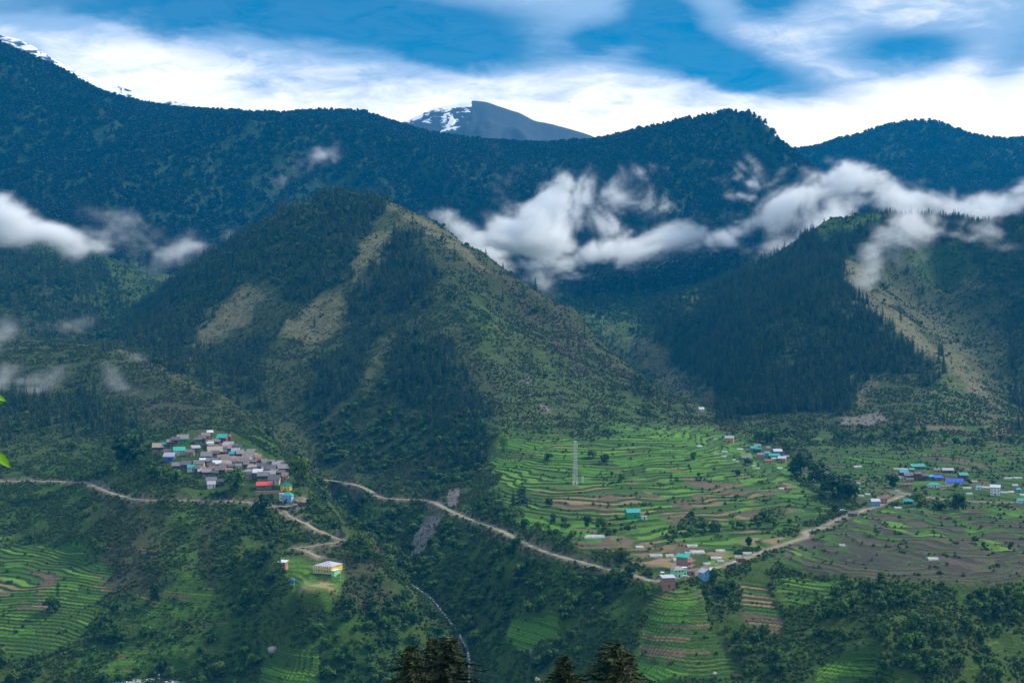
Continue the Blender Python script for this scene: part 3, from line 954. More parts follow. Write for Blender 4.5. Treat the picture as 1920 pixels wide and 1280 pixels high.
# ------------------------------------------------------------------ air
def build_haze():
    m, b, out = new_mat('haze')
    pv = b.n('ShaderNodeVolumePrincipled')
    pv.inputs['Color'].default_value = (*HAZE_COL, 1)
    pv.inputs['Density'].default_value = HAZE_D
    pv.inputs['Anisotropy'].default_value = 0.0
    b.t.links.new(pv.outputs[0], out.inputs['Volume'])
    v = np.array([(x, y, z) for x in (-6500, 6500) for y in (-600, 8800) for z in (-420, 1620)], float)
    f = np.array([(0, 1, 3, 2), (4, 6, 7, 5), (0, 4, 5, 1), (2, 3, 7, 6), (0, 2, 6, 4), (1, 5, 7, 3)])
    o = link(bpy.data.objects.new('haze', mesh_np('haze', v, f, m)))
    tag(o, kind='stuff')


HAZE_COL = (0.0, 0.36, 0.82)
HAZE_D = 6.6e-5
build_haze()

# what stands where (photo position and width)
TUN = [
    (1198.5, 1024, 15, 8, 'small plastic tunnel alone high in the plots left of the brick houses'),
    (1229, 1040, 24, 7, 'long low plastic tunnel, leftmost in the row behind the pale green house'),
    (1255, 1041, 15, 12, 'square pale plastic greenhouse, second from left in the row behind the pale green house'),
    (1271, 1048, 20, 11, 'plastic tunnel touching the left side of the tall brick house'),
    (1297, 1022, 20, 7, 'plastic tunnel on the terrace just above the tall brick house'),
    (1306, 1033, 27, 9, 'large plastic tunnel directly behind the teal roof of the brick house'),
    (1289, 1036, 12, 6, 'short plastic tunnel peeping out left behind the teal roof of the brick house'),
    (1350, 1031, 18, 8, 'plastic tunnel high on the dark plots right of the tall brick house'),
    (1342, 1045, 21, 7, 'upper of the two touching plastic tunnels right of the tall brick house'),
    (1350, 1051, 13, 7, 'lower of the two touching plastic tunnels right of the tall brick house'),
    (1400, 1036, 17, 9, 'plastic tunnel closest to the road, right of the brick houses'),
    (1383, 1043, 13, 6, 'small plastic tunnel left of the one closest to the road'),
    (1325, 1056, 14, 7, 'plastic tunnel between the tall brick house and the light blue house'),
    (1115, 1004, 36, 9, 'long plastic tunnel on the tan field left of the hedge band'),
    (1103, 1007, 16, 5, 'short plastic tunnel in front of the long one on the tan field'),
    (1310, 835.5, 11, 5, 'white plastic tunnel on the terraces, far left of the teal roofed hamlet'),
    (1341, 823, 6, 4, 'tiny white tunnel above the dark tree left of the teal roofed hamlet'),
    (1358, 846, 11, 6, 'white plastic tunnel, upper right one of the cluster left of the hamlet'),
    (1343, 851, 8, 4, 'small plastic tunnel, left one of the cluster left of the hamlet'),
    (1356.5, 855, 9, 5, 'plastic tunnel, lower one of the cluster left of the hamlet'),
    (1376, 861.5, 6, 5, 'tiny pale tent shaped tunnel left of the long grey roof'),
    (1383, 865.5, 6, 4, 'tiny pale tunnel just below the tent shaped one'),
    (1386, 841, 13, 5, 'pale plastic sheet tunnel right below the orange walled house'),
    (1411, 873.5, 7, 4, 'small white tunnel under the long grey roofed house, left one'),
    (1420.5, 877.5, 8, 6, 'small white tunnel under the long grey roofed house, right one'),
    (1462, 877, 11, 6, 'pale plastic tunnel right below the teal roofed hamlet'),
    (1464.5, 915.5, 10, 5, 'white tunnel on the bright patch low on the terraces'),
    (1607, 873.5, 15, 6, 'pale tunnel on the terraces at the upper left of the far village'),
    (1690, 878.5, 29, 5, 'long greenish tunnel, uppermost left in the far village'),
    (1812, 914, 17, 5, 'pale tunnel to the right below the long bright blue roof'),
    (1816, 924.5, 12, 7, 'grey plastic tunnel below the road side of the bright blue roof'),
    (1847, 912.5, 15, 6, 'plastic tunnel left of the white two storey house at the far right'),
    (1826, 902, 12, 4, 'small tunnel between the round tree and the far right houses'),
    (1889, 896, 16, 4, 'left one of two thin tunnels above the white two storey house'),
    (1907, 895.5, 17, 4, 'right one of two thin tunnels above the white two storey house'),
    (1902, 909, 11, 4, 'small tunnel beside the turquoise shed at the far right'),
    (1882, 922.5, 15, 5, 'plastic tunnel below the white two storey house, left of two'),
    (1894.5, 921.5, 11, 5, 'plastic tunnel below the white two storey house, right of two'),
    (1916, 927, 11, 5, 'plastic tunnel above the green roofed house at the right edge'),
    (1614.5, 929, 11, 5, 'left one of the paired pale tunnels by the blue white house'),
    (1626.5, 926, 10, 5, 'right one of the paired pale tunnels by the blue white house'),
    (1683, 951, 13, 6, 'white peaked tunnel on the brown field below the far village'),
    (1747.5, 1046, 20, 9, 'white sheet tunnel in the middle of the dark brown fields'),
    (1578, 1022, 11, 5, 'small white sheet hut at the left of the dark brown fields'),
    (1609, 905.5, 7, 4, 'tiny white tunnel at the edge of the grove left of the school green'),
]
FARV = [
    # terrace hamlet
    (1368, 819, 17, 'grey', 'orange', 2, 'orange walled house with pale blue roof above the terraces', -18, 'gable'),
    (1419.5, 834, 13, 'light', 'stone', 2, 'pale roofed house at the back of the terrace hamlet', 10, 'gable'),
    (1412.5, 838, 14, 'teal', 'green', 2, 'leftmost teal roofed house of the terrace hamlet', 12, 'gable'),
    (1422, 840, 13, 'teal', 'wood', 2, 'teal roofed house touching the leftmost teal one of the terrace hamlet', -25, 'gable'),
    (1400.5, 855.5, 19, 'light', 'stone', 1, 'long grey roofed house standing apart below the terrace hamlet', -12, 'gable'),
    (1402, 843, 8, 'dark', 'stone', 1, 'small dark shed at the left end of the terrace hamlet', 0, 'gable'),
    (1440, 838, 9, 'pink', 'rose', 2, 'small pink roofed house in the middle of the terrace hamlet', 5, 'hip'),
    (1437.5, 847.5, 11, 'cyan', 'sky', 2, 'turquoise house in the centre of the terrace hamlet', 15, 'gable'),
    (1425.5, 850.5, 13, 'slate', 'tan', 2, 'tan walled house with slate roof in the front of the terrace hamlet', 8, 'gable'),
    (1457, 843.5, 18, 'grey', 'blue', 2, 'blue walled house with wide silver grey roof in the terrace hamlet', 14, 'gable'),
    (1451, 852, 21, 'teal', 'wood', 2, 'widest teal roof of the terrace hamlet, below the silver grey one', 6, 'gable'),
    (1466.5, 857, 16, 'white', 'rose', 2, 'pinkish white house at the front right of the terrace hamlet', -22, 'gable'),
    (1474.5, 854.5, 9, 'light', 'rose', 1, 'rightmost small house of the terrace hamlet', 5, 'gable'),
    (1450.5, 858, 9, 'white', 'white', 1, 'small white roofed house below the widest teal roof', 5, 'gable'),
    (1440, 862.5, 12, 'brown', 'orange', 1, 'low brown roofed shed at the lower edge of the terrace hamlet', 8, 'mono'),
    (1527, 872, 9, 'light', 'white', 2, 'white house half hidden in the upper part of the grove', 8, 'gable'),
    (1554.5, 886.5, 9, 'grey', 'rose', 3, 'tall narrow pinkish house half hidden among the grove trees', 5, 'flat'),
    # far village round the green
    (1721, 872.5, 26, 'teal', 'stone', 1, 'long teal and white shed at the very top of the far village', 3, 'mono'),
    (1709, 878.5, 9, 'teal', 'stone', 1, 'small teal roof at the end of the long greenish tunnel', 3, 'gable'),
    (1694, 883, 16, 'cyan', 'wood', 2, 'turquoise roofed house below the long greenish tunnel', 3, 'gable'),
    (1704, 888.5, 19, 'slate', 'wood', 2, 'purplish slate roofed house on the upper left of the green', 4, 'gable'),
    (1721, 886, 13, 'pink', 'wood', 3, 'tall reddish roofed house behind the green', 0, 'gable'),
    (1732, 889.5, 15, 'dark', 'wood', 2, 'dark slate house right of the tall reddish one behind the green', 3, 'gable'),
    (1744.5, 892, 14, 'cyan', 'stone', 1, 'pale turquoise roofed shed at the top right of the green', 3, 'mono'),
    (1759, 893.5, 15, 'blue', 'stone', 1, 'small bright blue roofed house at the right end of the green', 3, 'mono'),
    (1682, 893.5, 9, 'yellow', 'yellow', 1, 'tiny yellow building at the left corner of the far village', 0, 'flat'),
    (1690, 894, 15, 'light', 'cream', 1, 'cream low building next to the tiny yellow one', 3, 'gable'),
    (1705, 897, 14, 'slate', 'tan', 1, 'low tan house between the cream building and the green', 3, 'gable'),
    (1700, 905, 19, 'brown', 'rose', 1, 'long brown walled house below the left side of the green', -3, 'flat'),
    (1756, 879, 11, 'slate', 'orange', 1, 'small orange walled hut above the village with slate roof', 3, 'gable'),
    (1776.5, 879, 20, 'grey', 'wood', 1, 'blue grey roofed long house above the right side of the village', -3, 'gable'),
    (1805.5, 888, 17, 'teal', 'wood', 2, 'dark house with bright teal roof right above the long blue roof', 6, 'gable'),
    (1789, 900, 32, 'blue', 'cream', 1, 'long school like building with bright blue roof', 0, 'gable'),
    (1750, 906, 21, 'teal', 'white', 1, 'white arcade building with teal roof at the near edge of the green', 0, 'hip'),
    (1773, 909, 22, 'tan', 'cream', 1, 'cream arcade building right of the teal roofed arcade', 0, 'flat'),
    (1834, 911.5, 8, 'cyan', 'white', 1, 'small white hut with turquoise roof left of the far right tunnels', 5, 'gable'),
    (1866, 911, 19, 'white', 'white', 3, 'tall white and brick house with white roof at the far right', -20, 'gable'),
    (1909, 916, 9, 'cyan', 'sky', 1, 'turquoise shed at the far right among the tunnels', 10, 'gable'),
    (1914.5, 936, 15, 'teal', 'white', 1, 'green roofed white house at the right edge beside the road', 0, 'gable'),
    (1703.5, 937, 18, 'teal', 'wood', 1, 'teal roofed house below the road bend left of the dark trees', -20, 'gable'),
    (1640, 937, 18, 'grey', 'sky', 2, 'blue and white house with pale roof on the road corner', 14, 'gable'),
    (1653, 932, 19, 'brown', 'rose', 2, 'brown roofed house joined to the blue and white one on the road corner', 8, 'gable'),
    (1599.5, 961, 20, 'slate', 'stone', 1, 'grey stone house at the road bend on the edge of the fields', -28, 'mono'),
    (1608, 916, 8, 'teal', 'teal', 1, 'tiny teal hut below the white tunnel by the grove', 5, 'gable'),
    (1661, 929, 9, 'pink', 'rose', 1, 'small reddish hut at the upper end of the road corner houses', 5, 'gable'),
]
KEEPOUT = [(t[0], t[1], t[2]) for t in TUN] + [(t[0], t[1] + 2, t[2]) for t in FARV] + [(1186, 962, 30), (1208, 966, 14), (837, 1198, 26), (531, 1052, 20), (1315, 765, 10), (1078, 895, 12), (1092, 900, 8), (1242, 1071, 8)]

# ------------------------------------------------------------------ vegetation
def leaf_mat(name, dark, light, warm=None, rough=0.75, transl=0.15):
    m, b, out = new_mat(name)
    p = b.n('ShaderNodeBsdfPrincipled'); p.inputs['Roughness'].default_value = rough
    p.inputs['Specular IOR Level'].default_value = 0.25
    oi = b.n('ShaderNodeObjectInfo')
    tint = b.n('ShaderNodeAttribute', attribute_name='tint', attribute_type='INSTANCER').outputs['Fac']
    shade = b.n('ShaderNodeAttribute', attribute_name='leafvar').outputs['Fac']
    pos = b.n('ShaderNodeNewGeometry').outputs['Position']
    n = b.noise(pos, 0.02, 3, .6)
    f = b.m('ADD', b.m('MULTIPLY', oi.outputs['Random'], 0.45), b.m('ADD', b.m('MULTIPLY', shade, 0.45), b.m('MULTIPLY', b.m('SUBTRACT', n, .5), .8)))
    f = b.m('ADD', f, b.m('MULTIPLY', tint, 0.5))
    c = b.mix(b.ss(f, 0.05, 1.0), dark, light)
    if warm:
        c = b.mix(b.m('MULTIPLY', b.ss(b.m('FRACT', b.m('MULTIPLY', oi.outputs['Random'], 7.13)), .72, .95), .7), c, warm)
    b.put(p.inputs['Base Color'], c)
    if transl:
        tr = b.n('ShaderNodeBsdfTranslucent'); b.put(tr.inputs['Color'], c)
        mx = b.n('ShaderNodeMixShader'); mx.inputs[0].default_value = transl
        b.t.links.new(p.outputs[0], mx.inputs[1]); b.t.links.new(tr.outputs[0], mx.inputs[2])
        b.t.links.new(mx.outputs[0], out.inputs[0])
    else:
        b.t.links.new(p.outputs[0], out.inputs[0])
    return m


M_CON = leaf_mat('conifer needles', (0.008, 0.024, 0.012), (0.032, 0.066, 0.022), (0.046, 0.068, 0.016), transl=0)
M_BRD = leaf_mat('broad leaves', (0.016, 0.050, 0.006), (0.075, 0.170, 0.016), (0.10, 0.150, 0.014))
M_SHR = leaf_mat('scrub leaves', (0.020, 0.050, 0.007), (0.072, 0.140, 0.016), (0.085, 0.074, 0.026), transl=.1)
M_SHB = leaf_mat('dry scrub leaves', (0.028, 0.026, 0.013), (0.085, 0.070, 0.032), (0.045, 0.09, 0.015), transl=.1)
M_NEAR = leaf_mat('near conifer needles', (0.006, 0.013, 0.003), (0.026, 0.042, 0.007), transl=.1)
M_BARK = simple_mat('bark', (0.065, 0.048, 0.035), 0.95, .4, 1.5)


class G:
    """collects triangles"""
    def __init__(s):
        s.v = []; s.f = []; s.a = []; s.n = 0

    def tri(s, p, q, r, a=0.5):
        s.v += [p, q, r]; s.f.append((s.n, s.n + 1, s.n + 2)); s.a += [a] * 3; s.n += 3

    def mesh(s, name, mat):
        me = mesh_np(name, np.array(s.v), np.array(s.f), mat)
        at = me.attributes.new('leafvar', 'FLOAT', 'POINT'); at.data.foreach_set('value', np.array(s.a, dtype=np.float32))
        return me


def conifer_g(seed, tiers=9, nb=8, width=0.17, sub=1, base=0.12):
    r = random.Random(seed); g = G()
    for k in range(tiers):
        t = k / (tiers - 1)
        z = base + (1 - base) * (t ** 0.92) * 0.97
        rad = width * (1 - t) ** 0.8 * r.uniform(.8, 1.15) + 0.012
        for j in range(nb):
            a = 2 * math.pi * (j + r.random() * .8) / nb + k * .7
            rr = rad * r.uniform(.6, 1.2)
            da = 2.4 / nb
            zc = z + r.uniform(-.02, .02)
            c, s_ = math.cos(a), math.sin(a)
            tip = (rr * c, rr * s_, zc - rr * .42)
            l = (rr * .55 * math.cos(a + da), rr * .55 * math.sin(a + da), zc - rr * .42)
            q = (rr * .55 * math.cos(a - da), rr * .55 * math.sin(a - da), zc - rr * .42)
            top = (0, 0, zc + .05 + rad * .15)
            v = r.random()
            g.tri(top, l, tip, v); g.tri(top, tip, q, v)
    for j in range(4):
        a = j * math.pi / 2
        g.tri((0, 0, 1.02), (.012 * math.cos(a), .012 * math.sin(a), .9), (.012 * math.cos(a + 1.6), .012 * math.sin(a + 1.6), .9), .5)
    return g


def trunk_mesh(name, h, r0, r1=None, n=6, bend=0.0, limbs=0, seed=0):
    rr = random.Random(seed)
    r1 = r1 if r1 is not None else r0 * .2
    V = []; Fc = []
    def tube(p, q, a, b_):
        p = Vector(p); q = Vector(q)
        d = (q - p).normalized(); x = d.orthogonal().normalized(); y = d.cross(x)
        s0 = len(V)
        for c, rad in ((p, a), (q, b_)):
            for i in range(n):
                an = 2 * math.pi * i / n
                V.append(tuple(c + (x * math.cos(an) + y * math.sin(an)) * rad))
        for i in range(n):
            Fc.append((s0 + i, s0 + (i + 1) % n, s0 + n + (i + 1) % n, s0 + n + i))
    segs = 4
    pts = [(bend * math.sin(i * 1.3), bend * math.cos(i * 1.7) - bend, h * i / segs) for i in range(segs + 1)]
    pts[0] = (0, 0, -0.06 * h)
    for i in range(segs):
        tube(pts[i], pts[i + 1], r0 + (r1 - r0) * i / segs, r0 + (r1 - r0) * (i + 1) / segs)
    for i in range(limbs):
        t = rr.uniform(.35, .85); a = rr.uniform(0, 6.28); L = h * rr.uniform(.3, .5)
        p = (0, 0, h * t); q = (L * math.cos(a) * .8, L * math.sin(a) * .8, h * t + L * .6)
        tube(p, q, r0 * .4, r0 * .12)
    return mesh_np(name, np.array(V), np.array(Fc), M_BARK)


def broad_g(seed, lobes=7, per=34, leaf=0.085, flat=1.0, base=.18, core=True):
    r = random.Random(seed); g = G()
    L = [(0, 0, base + .48, .34)]
    for i in range(lobes):
        a = 2 * math.pi * i / lobes + r.random()
        q = r.uniform(.16, .30)
        L.append((q * math.cos(a), q * math.sin(a), base + r.uniform(.12, .62), r.uniform(.15, .26)))
    L.append((r.uniform(-.1, .1), r.uniform(-.1, .1), .82, .17))
    for (cx, cy_, cz, cr) in L:
        lv = r.random() * .5
        for i in range(per):
            z = r.uniform(-.8, 1); a = r.uniform(0, 6.283); q = math.sqrt(1 - z * z)
            d = Vector((q * math.cos(a), q * math.sin(a), z))
            c = Vector((cx, cy_, cz * flat)) + Vector((d.x, d.y, d.z * flat)) * cr * r.uniform(.82, 1.08)
            nrm = (d + Vector((r.uniform(-.7, .7), r.uniform(-.7, .7), r.uniform(-.3, .9)))).normalized()
            x = nrm.orthogonal().normalized(); y = nrm.cross(x)
            th = r.uniform(0, 6.28)
            x, y = x * math.cos(th) + y * math.sin(th), y * math.cos(th) - x * math.sin(th)
            s_ = leaf * r.uniform(.6, 1.35)
            v = lv + r.random() * .5
            p = [c + x * s_, c + y * s_ * .8, c - x * s_, c - y * s_ * .7 - nrm * s_ * .4]
            g.tri(p[0], p[1], p[2], v); g.tri(p[0], p[2], p[3], v)
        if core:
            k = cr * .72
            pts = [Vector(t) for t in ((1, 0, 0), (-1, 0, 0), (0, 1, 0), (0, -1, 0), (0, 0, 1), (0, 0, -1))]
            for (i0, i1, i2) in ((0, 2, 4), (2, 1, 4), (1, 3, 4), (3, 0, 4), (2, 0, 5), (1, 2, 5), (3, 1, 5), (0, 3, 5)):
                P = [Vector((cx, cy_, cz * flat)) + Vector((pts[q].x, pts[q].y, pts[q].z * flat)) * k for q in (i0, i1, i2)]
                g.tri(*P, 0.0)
    return g


PROTO = {}
def proto(kind, meshes):
    PROTO[kind] = meshes


proto('conifer', [conifer_g(1).mesh('conifer_crown', M_CON), conifer_g(2, 10, 7, .14).mesh('conifer_crown', M_CON), conifer_g(3, 8, 8, .20).mesh('conifer_crown', M_CON), conifer_g(4, 9, 7, .16).mesh('conifer_crown', M_CON)])
M_FAR = leaf_mat('far forest needles', (0.002, 0.012, 0.012), (0.006, 0.024, 0.020), transl=0)
proto('far', [conifer_g(11, 5, 6, .2, base=.05).mesh('far_conifer', M_FAR), conifer_g(12, 5, 5, .24, base=.1).mesh('far_conifer', M_FAR), broad_g(13, 3, 8, .16, 1.0, .1).mesh('far_crown', M_FAR)])
proto('broad', [broad_g(21).mesh('crown', M_BRD), broad_g(22, 6, 36, .09, 1.0).mesh('crown', M_BRD), broad_g(23, 8, 30, .08, .85).mesh('crown', M_BRD), broad_g(24, 5, 36, .09, 1.15).mesh('crown', M_BRD)])
proto('shrub', [broad_g(31, 3, 12, .15, .8, .0).mesh('shrub', M_SHR), broad_g(32, 4, 10, .16, .7, .0).mesh('shrub', M_SHR), broad_g(33, 2, 14, .15, .9, .0).mesh('shrub', M_SHR)])
proto('dry', [broad_g(41, 3, 12, .14, .7, .0).mesh('dry_shrub', M_SHB), broad_g(42, 3, 10, .15, .6, .0).mesh('dry_shrub', M_SHB)])
CT_MESH = trunk_mesh('conifer_trunk', .9, .016)
BT_MESH = trunk_mesh('tree_trunk', .5, .03, .015, limbs=3, seed=4)

_pcol = {}
def pcoll(kind):
    if kind not in _pcol:
        c = bpy.data.collections.new(kind + '_sources')
        for i, me in enumerate(PROTO[kind]):
            c.objects.link(bpy.data.objects.new(me.name, me))
        _pcol[kind] = c
    return _pcol[kind]


def gn_scatter(name, kind, P, S, RZ, T, label=None):
    me = bpy.data.meshes.new(name)
    me.vertices.add(len(P)); me.vertices.foreach_set('co', np.asarray(P, np.float32).ravel())
    for nm, ty, arr, key in (('scl', 'FLOAT_VECTOR', S, 'vector'), ('rz', 'FLOAT_VECTOR', np.c_[np.zeros((len(P), 2)), RZ], 'vector'), ('tint', 'FLOAT', T, 'value')):
        a = me.attributes.new(nm, ty, 'POINT'); a.data.foreach_set(key, np.asarray(arr, np.float32).ravel())
    a = me.attributes.new('pick', 'INT', 'POINT')
    a.data.foreach_set('value', rng.integers(0, len(PROTO[kind]), len(P)).astype(np.int32))
    o = link(bpy.data.objects.new(name, me))
    ng = bpy.data.node_groups.new(name, 'GeometryNodeTree')
    ng.interface.new_socket('Geometry', in_out='INPUT', socket_type='NodeSocketGeometry')
    ng.interface.new_socket('Geometry', in_out='OUTPUT', socket_type='NodeSocketGeometry')
    gi = ng.nodes.new('NodeGroupInput'); go = ng.nodes.new('NodeGroupOutput')
    ci = ng.nodes.new('GeometryNodeCollectionInfo'); ci.inputs[0].default_value = pcoll(kind)
    ci.inputs['Separate Children'].default_value = True; ci.inputs['Reset Children'].default_value = True
    ip = ng.nodes.new('GeometryNodeInstanceOnPoints')
    def attr(nm, dt):
        n = ng.nodes.new('GeometryNodeInputNamedAttribute'); n.data_type = dt; n.inputs[0].default_value = nm
        return [s for s in n.outputs if s.enabled and s.name == 'Attribute'][0]
    L = ng.links.new
    L(gi.outputs[0], ip.inputs['Points']); L(ci.outputs[0], ip.inputs['Instance'])
    ip.inputs['Pick Instance'].default_value = True
    L(attr('pick', 'INT'), ip.inputs['Instance Index'])
    L(attr('rz', 'FLOAT_VECTOR'), ip.inputs['Rotation']); L(attr('scl', 'FLOAT_VECTOR'), ip.inputs['Scale'])
    L(ip.outputs[0], go.inputs[0])
    md = o.modifiers.new('scatter', 'NODES'); md.node_group = ng
    tag(o, kind='stuff')
    if label: o['label'] = label
    return o


# density maps (plants per square metre)
def R_(poly, f=6, dmin=0, dmax=1e9, e=1.0):
    return region(poly, f, dmin, dmax, e)

FOR_A = R_([(240, 600), (330, 530), (420, 468), (520, 415), (640, 362), (725, 378), (700, 430), (668, 480), (655, 540), (600, 560), (570, 590), (520, 545), (470, 540), (420, 580), (370, 640), (330, 690), (250, 650)], 5, 1500, 2450)
FOR_B = R_([(735, 450), (790, 445), (815, 500), (800, 560), (760, 590), (700, 640), (680, 740), (600, 800), (570, 790), (590, 720), (640, 650), (655, 600), (660, 560), (700, 520)], 4, 1500, 2250)
FOR_B2 = R_([(430, 650), (500, 640), (490, 740), (430, 740)], 6, 1500, 2100)
FOR_C = R_([(750, 640), (850, 645), (885, 710), (925, 770), (925, 880), (870, 885), (835, 850), (800, 780), (730, 740), (735, 700)], 5, 1350, 1850)
FOR_D = R_([(1540, 465), (1580, 482), (1592, 545), (1640, 590), (1700, 655), (1770, 705), (1740, 745), (1700, 700), (1620, 700), (1600, 770), (1480, 782), (1350, 785), (1335, 720), (1235, 685), (1235, 625), (1320, 570), (1400, 505), (1480, 478)], 4, 1550, 2500)
FOR_E = R_([(1185, 625), (1260, 590), (1270, 640), (1195, 648)], 4, 2000, 2700)
FOR_F = R_([(-60, 735), (180, 745), (250, 780), (262, 825), (100, 800), (-60, 835)], 8, 1350, 1800)
FOR_G = R_([(-200, 460), (180, 495), (260, 600), (240, 640), (-200, 620)], 8, 2100, 2750)
FOR_H = R_([(1030, 480), (1420, 470), (1330, 565), (1240, 600), (1180, 615), (1060, 570)], 8, 2300, 3400)
FOR_I = R_([(1830, 400), (2200, 380), (2200, 640), (1900, 600), (1810, 470)], 8, 1900, 2700)
FOR_J = R_([(1880, 600), (2200, 560), (2200, 780), (1900, 760)], 8, 1700, 2300)
FOR_K = R_([(225, 595), (340, 600), (420, 660), (500, 760), (560, 830), (520, 845), (430, 770), (330, 700), (235, 650)], 6, 1640, 2500)
CREST_D = R_([(1480, 475), (1600, 440), (1690, 395), (1900, 395), (1900, 450), (1740, 462), (1610, 485), (1560, 500)], 4, 2100, 2750, .4)
DEN_C = np.clip(FOR_A * .020 + FOR_B * .027 + FOR_B2 * .02 + FOR_C * .028 + FOR_D * .036 + FOR_E * .02 + FOR_K * .011 + FOR_F * .014 + FOR_G * .008 + FOR_H * .008 + FOR_I * .014 + FOR_J * .013 + CREST_D * .035, 0, .036)
clump = sstep(fbm(GX, GY, 70, 3, 33), -.28, .12)
MID = ((GY > 1400) & (GY < 2900)) * (1 - TER)
SIDE = R_([(1090, 580), (1200, 570), (1225, 640), (1310, 735), (1345, 780), (1290, 775), (1170, 660)], 6, 1800, 3100)
DEN_C = DEN_C * (1 - .85 * SIDE) * (.35 + .65 * clump) * (1 - .8 * TAN) + MID * .0004 * clump * (1 - TAN) * (1 - BROWN)
BF_GORGE = R_([(590, 915), (700, 945), (850, 985), (1000, 1050), (1190, 1092), (1150, 1200), (1010, 1290), (480, 1290), (570, 1160), (650, 1130), (700, 1110), (650, 1010)], 8, 830, 1500)
BF_LEFT = R_([(190, 1160), (330, 1170), (460, 1200), (520, 1290), (-60, 1290), (-60, 1230), (150, 1230)], 8, 860, 1050)
BF_LM = R_([(450, 950), (540, 960), (590, 1010), (510, 1050), (520, 1150), (470, 1190), (400, 1160), (420, 1060)], 8, 900, 1130)
BF_R1 = R_([(1330, 1095), (1400, 1110), (1440, 1210), (1470, 1290), (1400, 1290), (1330, 1190), (1290, 1110)], 8, 780, 950)
BF_R2 = R_([(1560, 1090), (1700, 1090), (1770, 1190), (1800, 1290), (1640, 1290), (1600, 1220), (1500, 1200), (1540, 1130)], 8, 770, 930)
BF_R3 = R_([(1800, 1110), (2100, 1110), (2100, 1290), (1850, 1290)], 8, 770, 930)
BF_PL = R_([(930, 945), (1000, 960), (1090, 990), (1200, 1040), (1225, 1070), (1100, 1050), (1000, 1020), (880, 975), (870, 930)], 5, 950, 1350)
BF_MIDB = R_([(1090, 965), (1240, 975), (1420, 975), (1480, 985), (1380, 1005), (1250, 1008), (1120, 995)], 4, 980, 1200)
BF_CM = R_([(600, 800), (720, 720), (840, 760), (920, 870), (860, 930), (600, 870)], 10, 1300, 1700)
BF_HAM = R_([(1470, 850), (1560, 865), (1620, 915), (1600, 945), (1520, 925), (1470, 890)], 5, 1100, 1550)
BF_RV = R_([(1690, 930), (1830, 935), (1830, 965), (1760, 962), (1700, 945)], 4, 1080, 1350)
BF_RM = R_([(1420, 800), (1700, 800), (1990, 830), (1990, 880), (1700, 850), (1480, 840)], 8, 1350, 1700)
BF_VIL = R_([(180, 840), (290, 850), (330, 900), (300, 925), (200, 905)], 6, 1120, 1400)
DEN_B = (BF_GORGE * .017 + BF_LEFT * .017 + BF_LM * .017 + BF_R1 * .015 + BF_R2 * .018 + BF_R3 * .016 + BF_PL * .012 + BF_MIDB * .007 + BF_CM * .018 + BF_HAM * .018 + BF_RV * .010
         + BF_RM * .003 + BF_VIL * .008 + FOR_G * .010 + FOR_H * .012 + FOR_A * .009 + FOR_C * .006 + FOR_F * .004 + FOR_I * .008
         + ((GY > 750) & (GY < 2900)) * (1 - TER) * (1 - .8 * BROWN * (GY > 1300)) * .0005)
DEN_B = DEN_B * sstep(fbm(GX, GY, 42, 3, 35), -.35, .05)
VILL = poly_sd(PXs, PYs, [(285, 830), (390, 800), (440, 815), (480, 850), (545, 880), (560, 945), (470, 935), (380, 925), (370, 905), (330, 890), (300, 870)])
HAM = poly_sd(PXs, PYs, [(1215, 1060), (1290, 1025), (1370, 1040), (1360, 1085), (1290, 1085), (1230, 1103)])
SCHP = poly_sd(PXs, PYs, [(530, 1045), (590, 1035), (650, 1055), (640, 1108), (560, 1110)])
KEEP = np.zeros(GX.shape)
for (kx, ky, kr) in KEEPOUT:
    KEEP = np.maximum(KEEP, (np.hypot((PXs - kx) / (kr * .6 + 4), (PYs - ky - 8) / 9.0) < 1) * (GY < 1700))
KEEPB = np.zeros(GX.shape)
for (kx, ky, kr) in KEEPOUT:
    KEEPB = np.maximum(KEEPB, (np.hypot((PXs - kx) / (kr * .6 + 5), (PYs - ky - 17) / 17.0) < 1) * (GY < 1700))
for (rk, (rpts, rhw)) in list(ROADS.items()) + list(STREAMS.items()):
    for sh_ in (5, 13, 21, 29):
      for a_, c_ in zip(rpts[:-1], rpts[1:]):
        ax, ay, bx, by = a_[0], a_[1] + sh_, c_[0], c_[1] + sh_
        t_ = np.clip(((PXs - ax) * (bx - ax) + (PYs - ay) * (by - ay)) / ((bx - ax) ** 2 + (by - ay) ** 2 + 1e-9), 0, 1)
        dd_ = np.hypot(PXs - ax - t_ * (bx - ax), PYs - ay - t_ * (by - ay))
        KEEPB = np.maximum(KEEPB, (dd_ < 8) * (GY < 1500) * (1 if sh_ < 20 else (GX < -120) * (GX > -190)))
HARD = np.maximum.reduce([KEEP, sstep(-NEARROAD, -5, -3.4), sstep(-NEARW, -1.9, -1.0), sstep(VILL, -3, 3) * (GY < 1400), sstep(HAM, -2, 2) * (GY < 1000), sstep(SCHP, -2, 2) * (GY < 1050), YARD, W_GREEN, (ROCKM > .5) * .9])
DEN_B = DEN_B * (1 - KEEPB) * (1 - np.clip(HARD, 0, 1)) * (1 - TER * (1 - T_BAND) * .97)
DEN_C = DEN_C * (1 - np.clip(HARD, 0, 1)) * (1 - TER)
dry_f = np.clip(BROWN * .75 + TAN * .4, 0, .9)
cov = sstep(fbm(GX, GY, 30, 3, 37), -.45, .15)
DEN_S = np.where(GY < 1350, .26, np.where(GY < 1900, .12, .05)) * (GY > 740) * (GY < 2900) * (1 - TER) * cov * (1 - .90 * TAN) * (1 - .45 * BRIGHT)
bankm = sstep(LEV - np.floor(LEV), .55, .75)
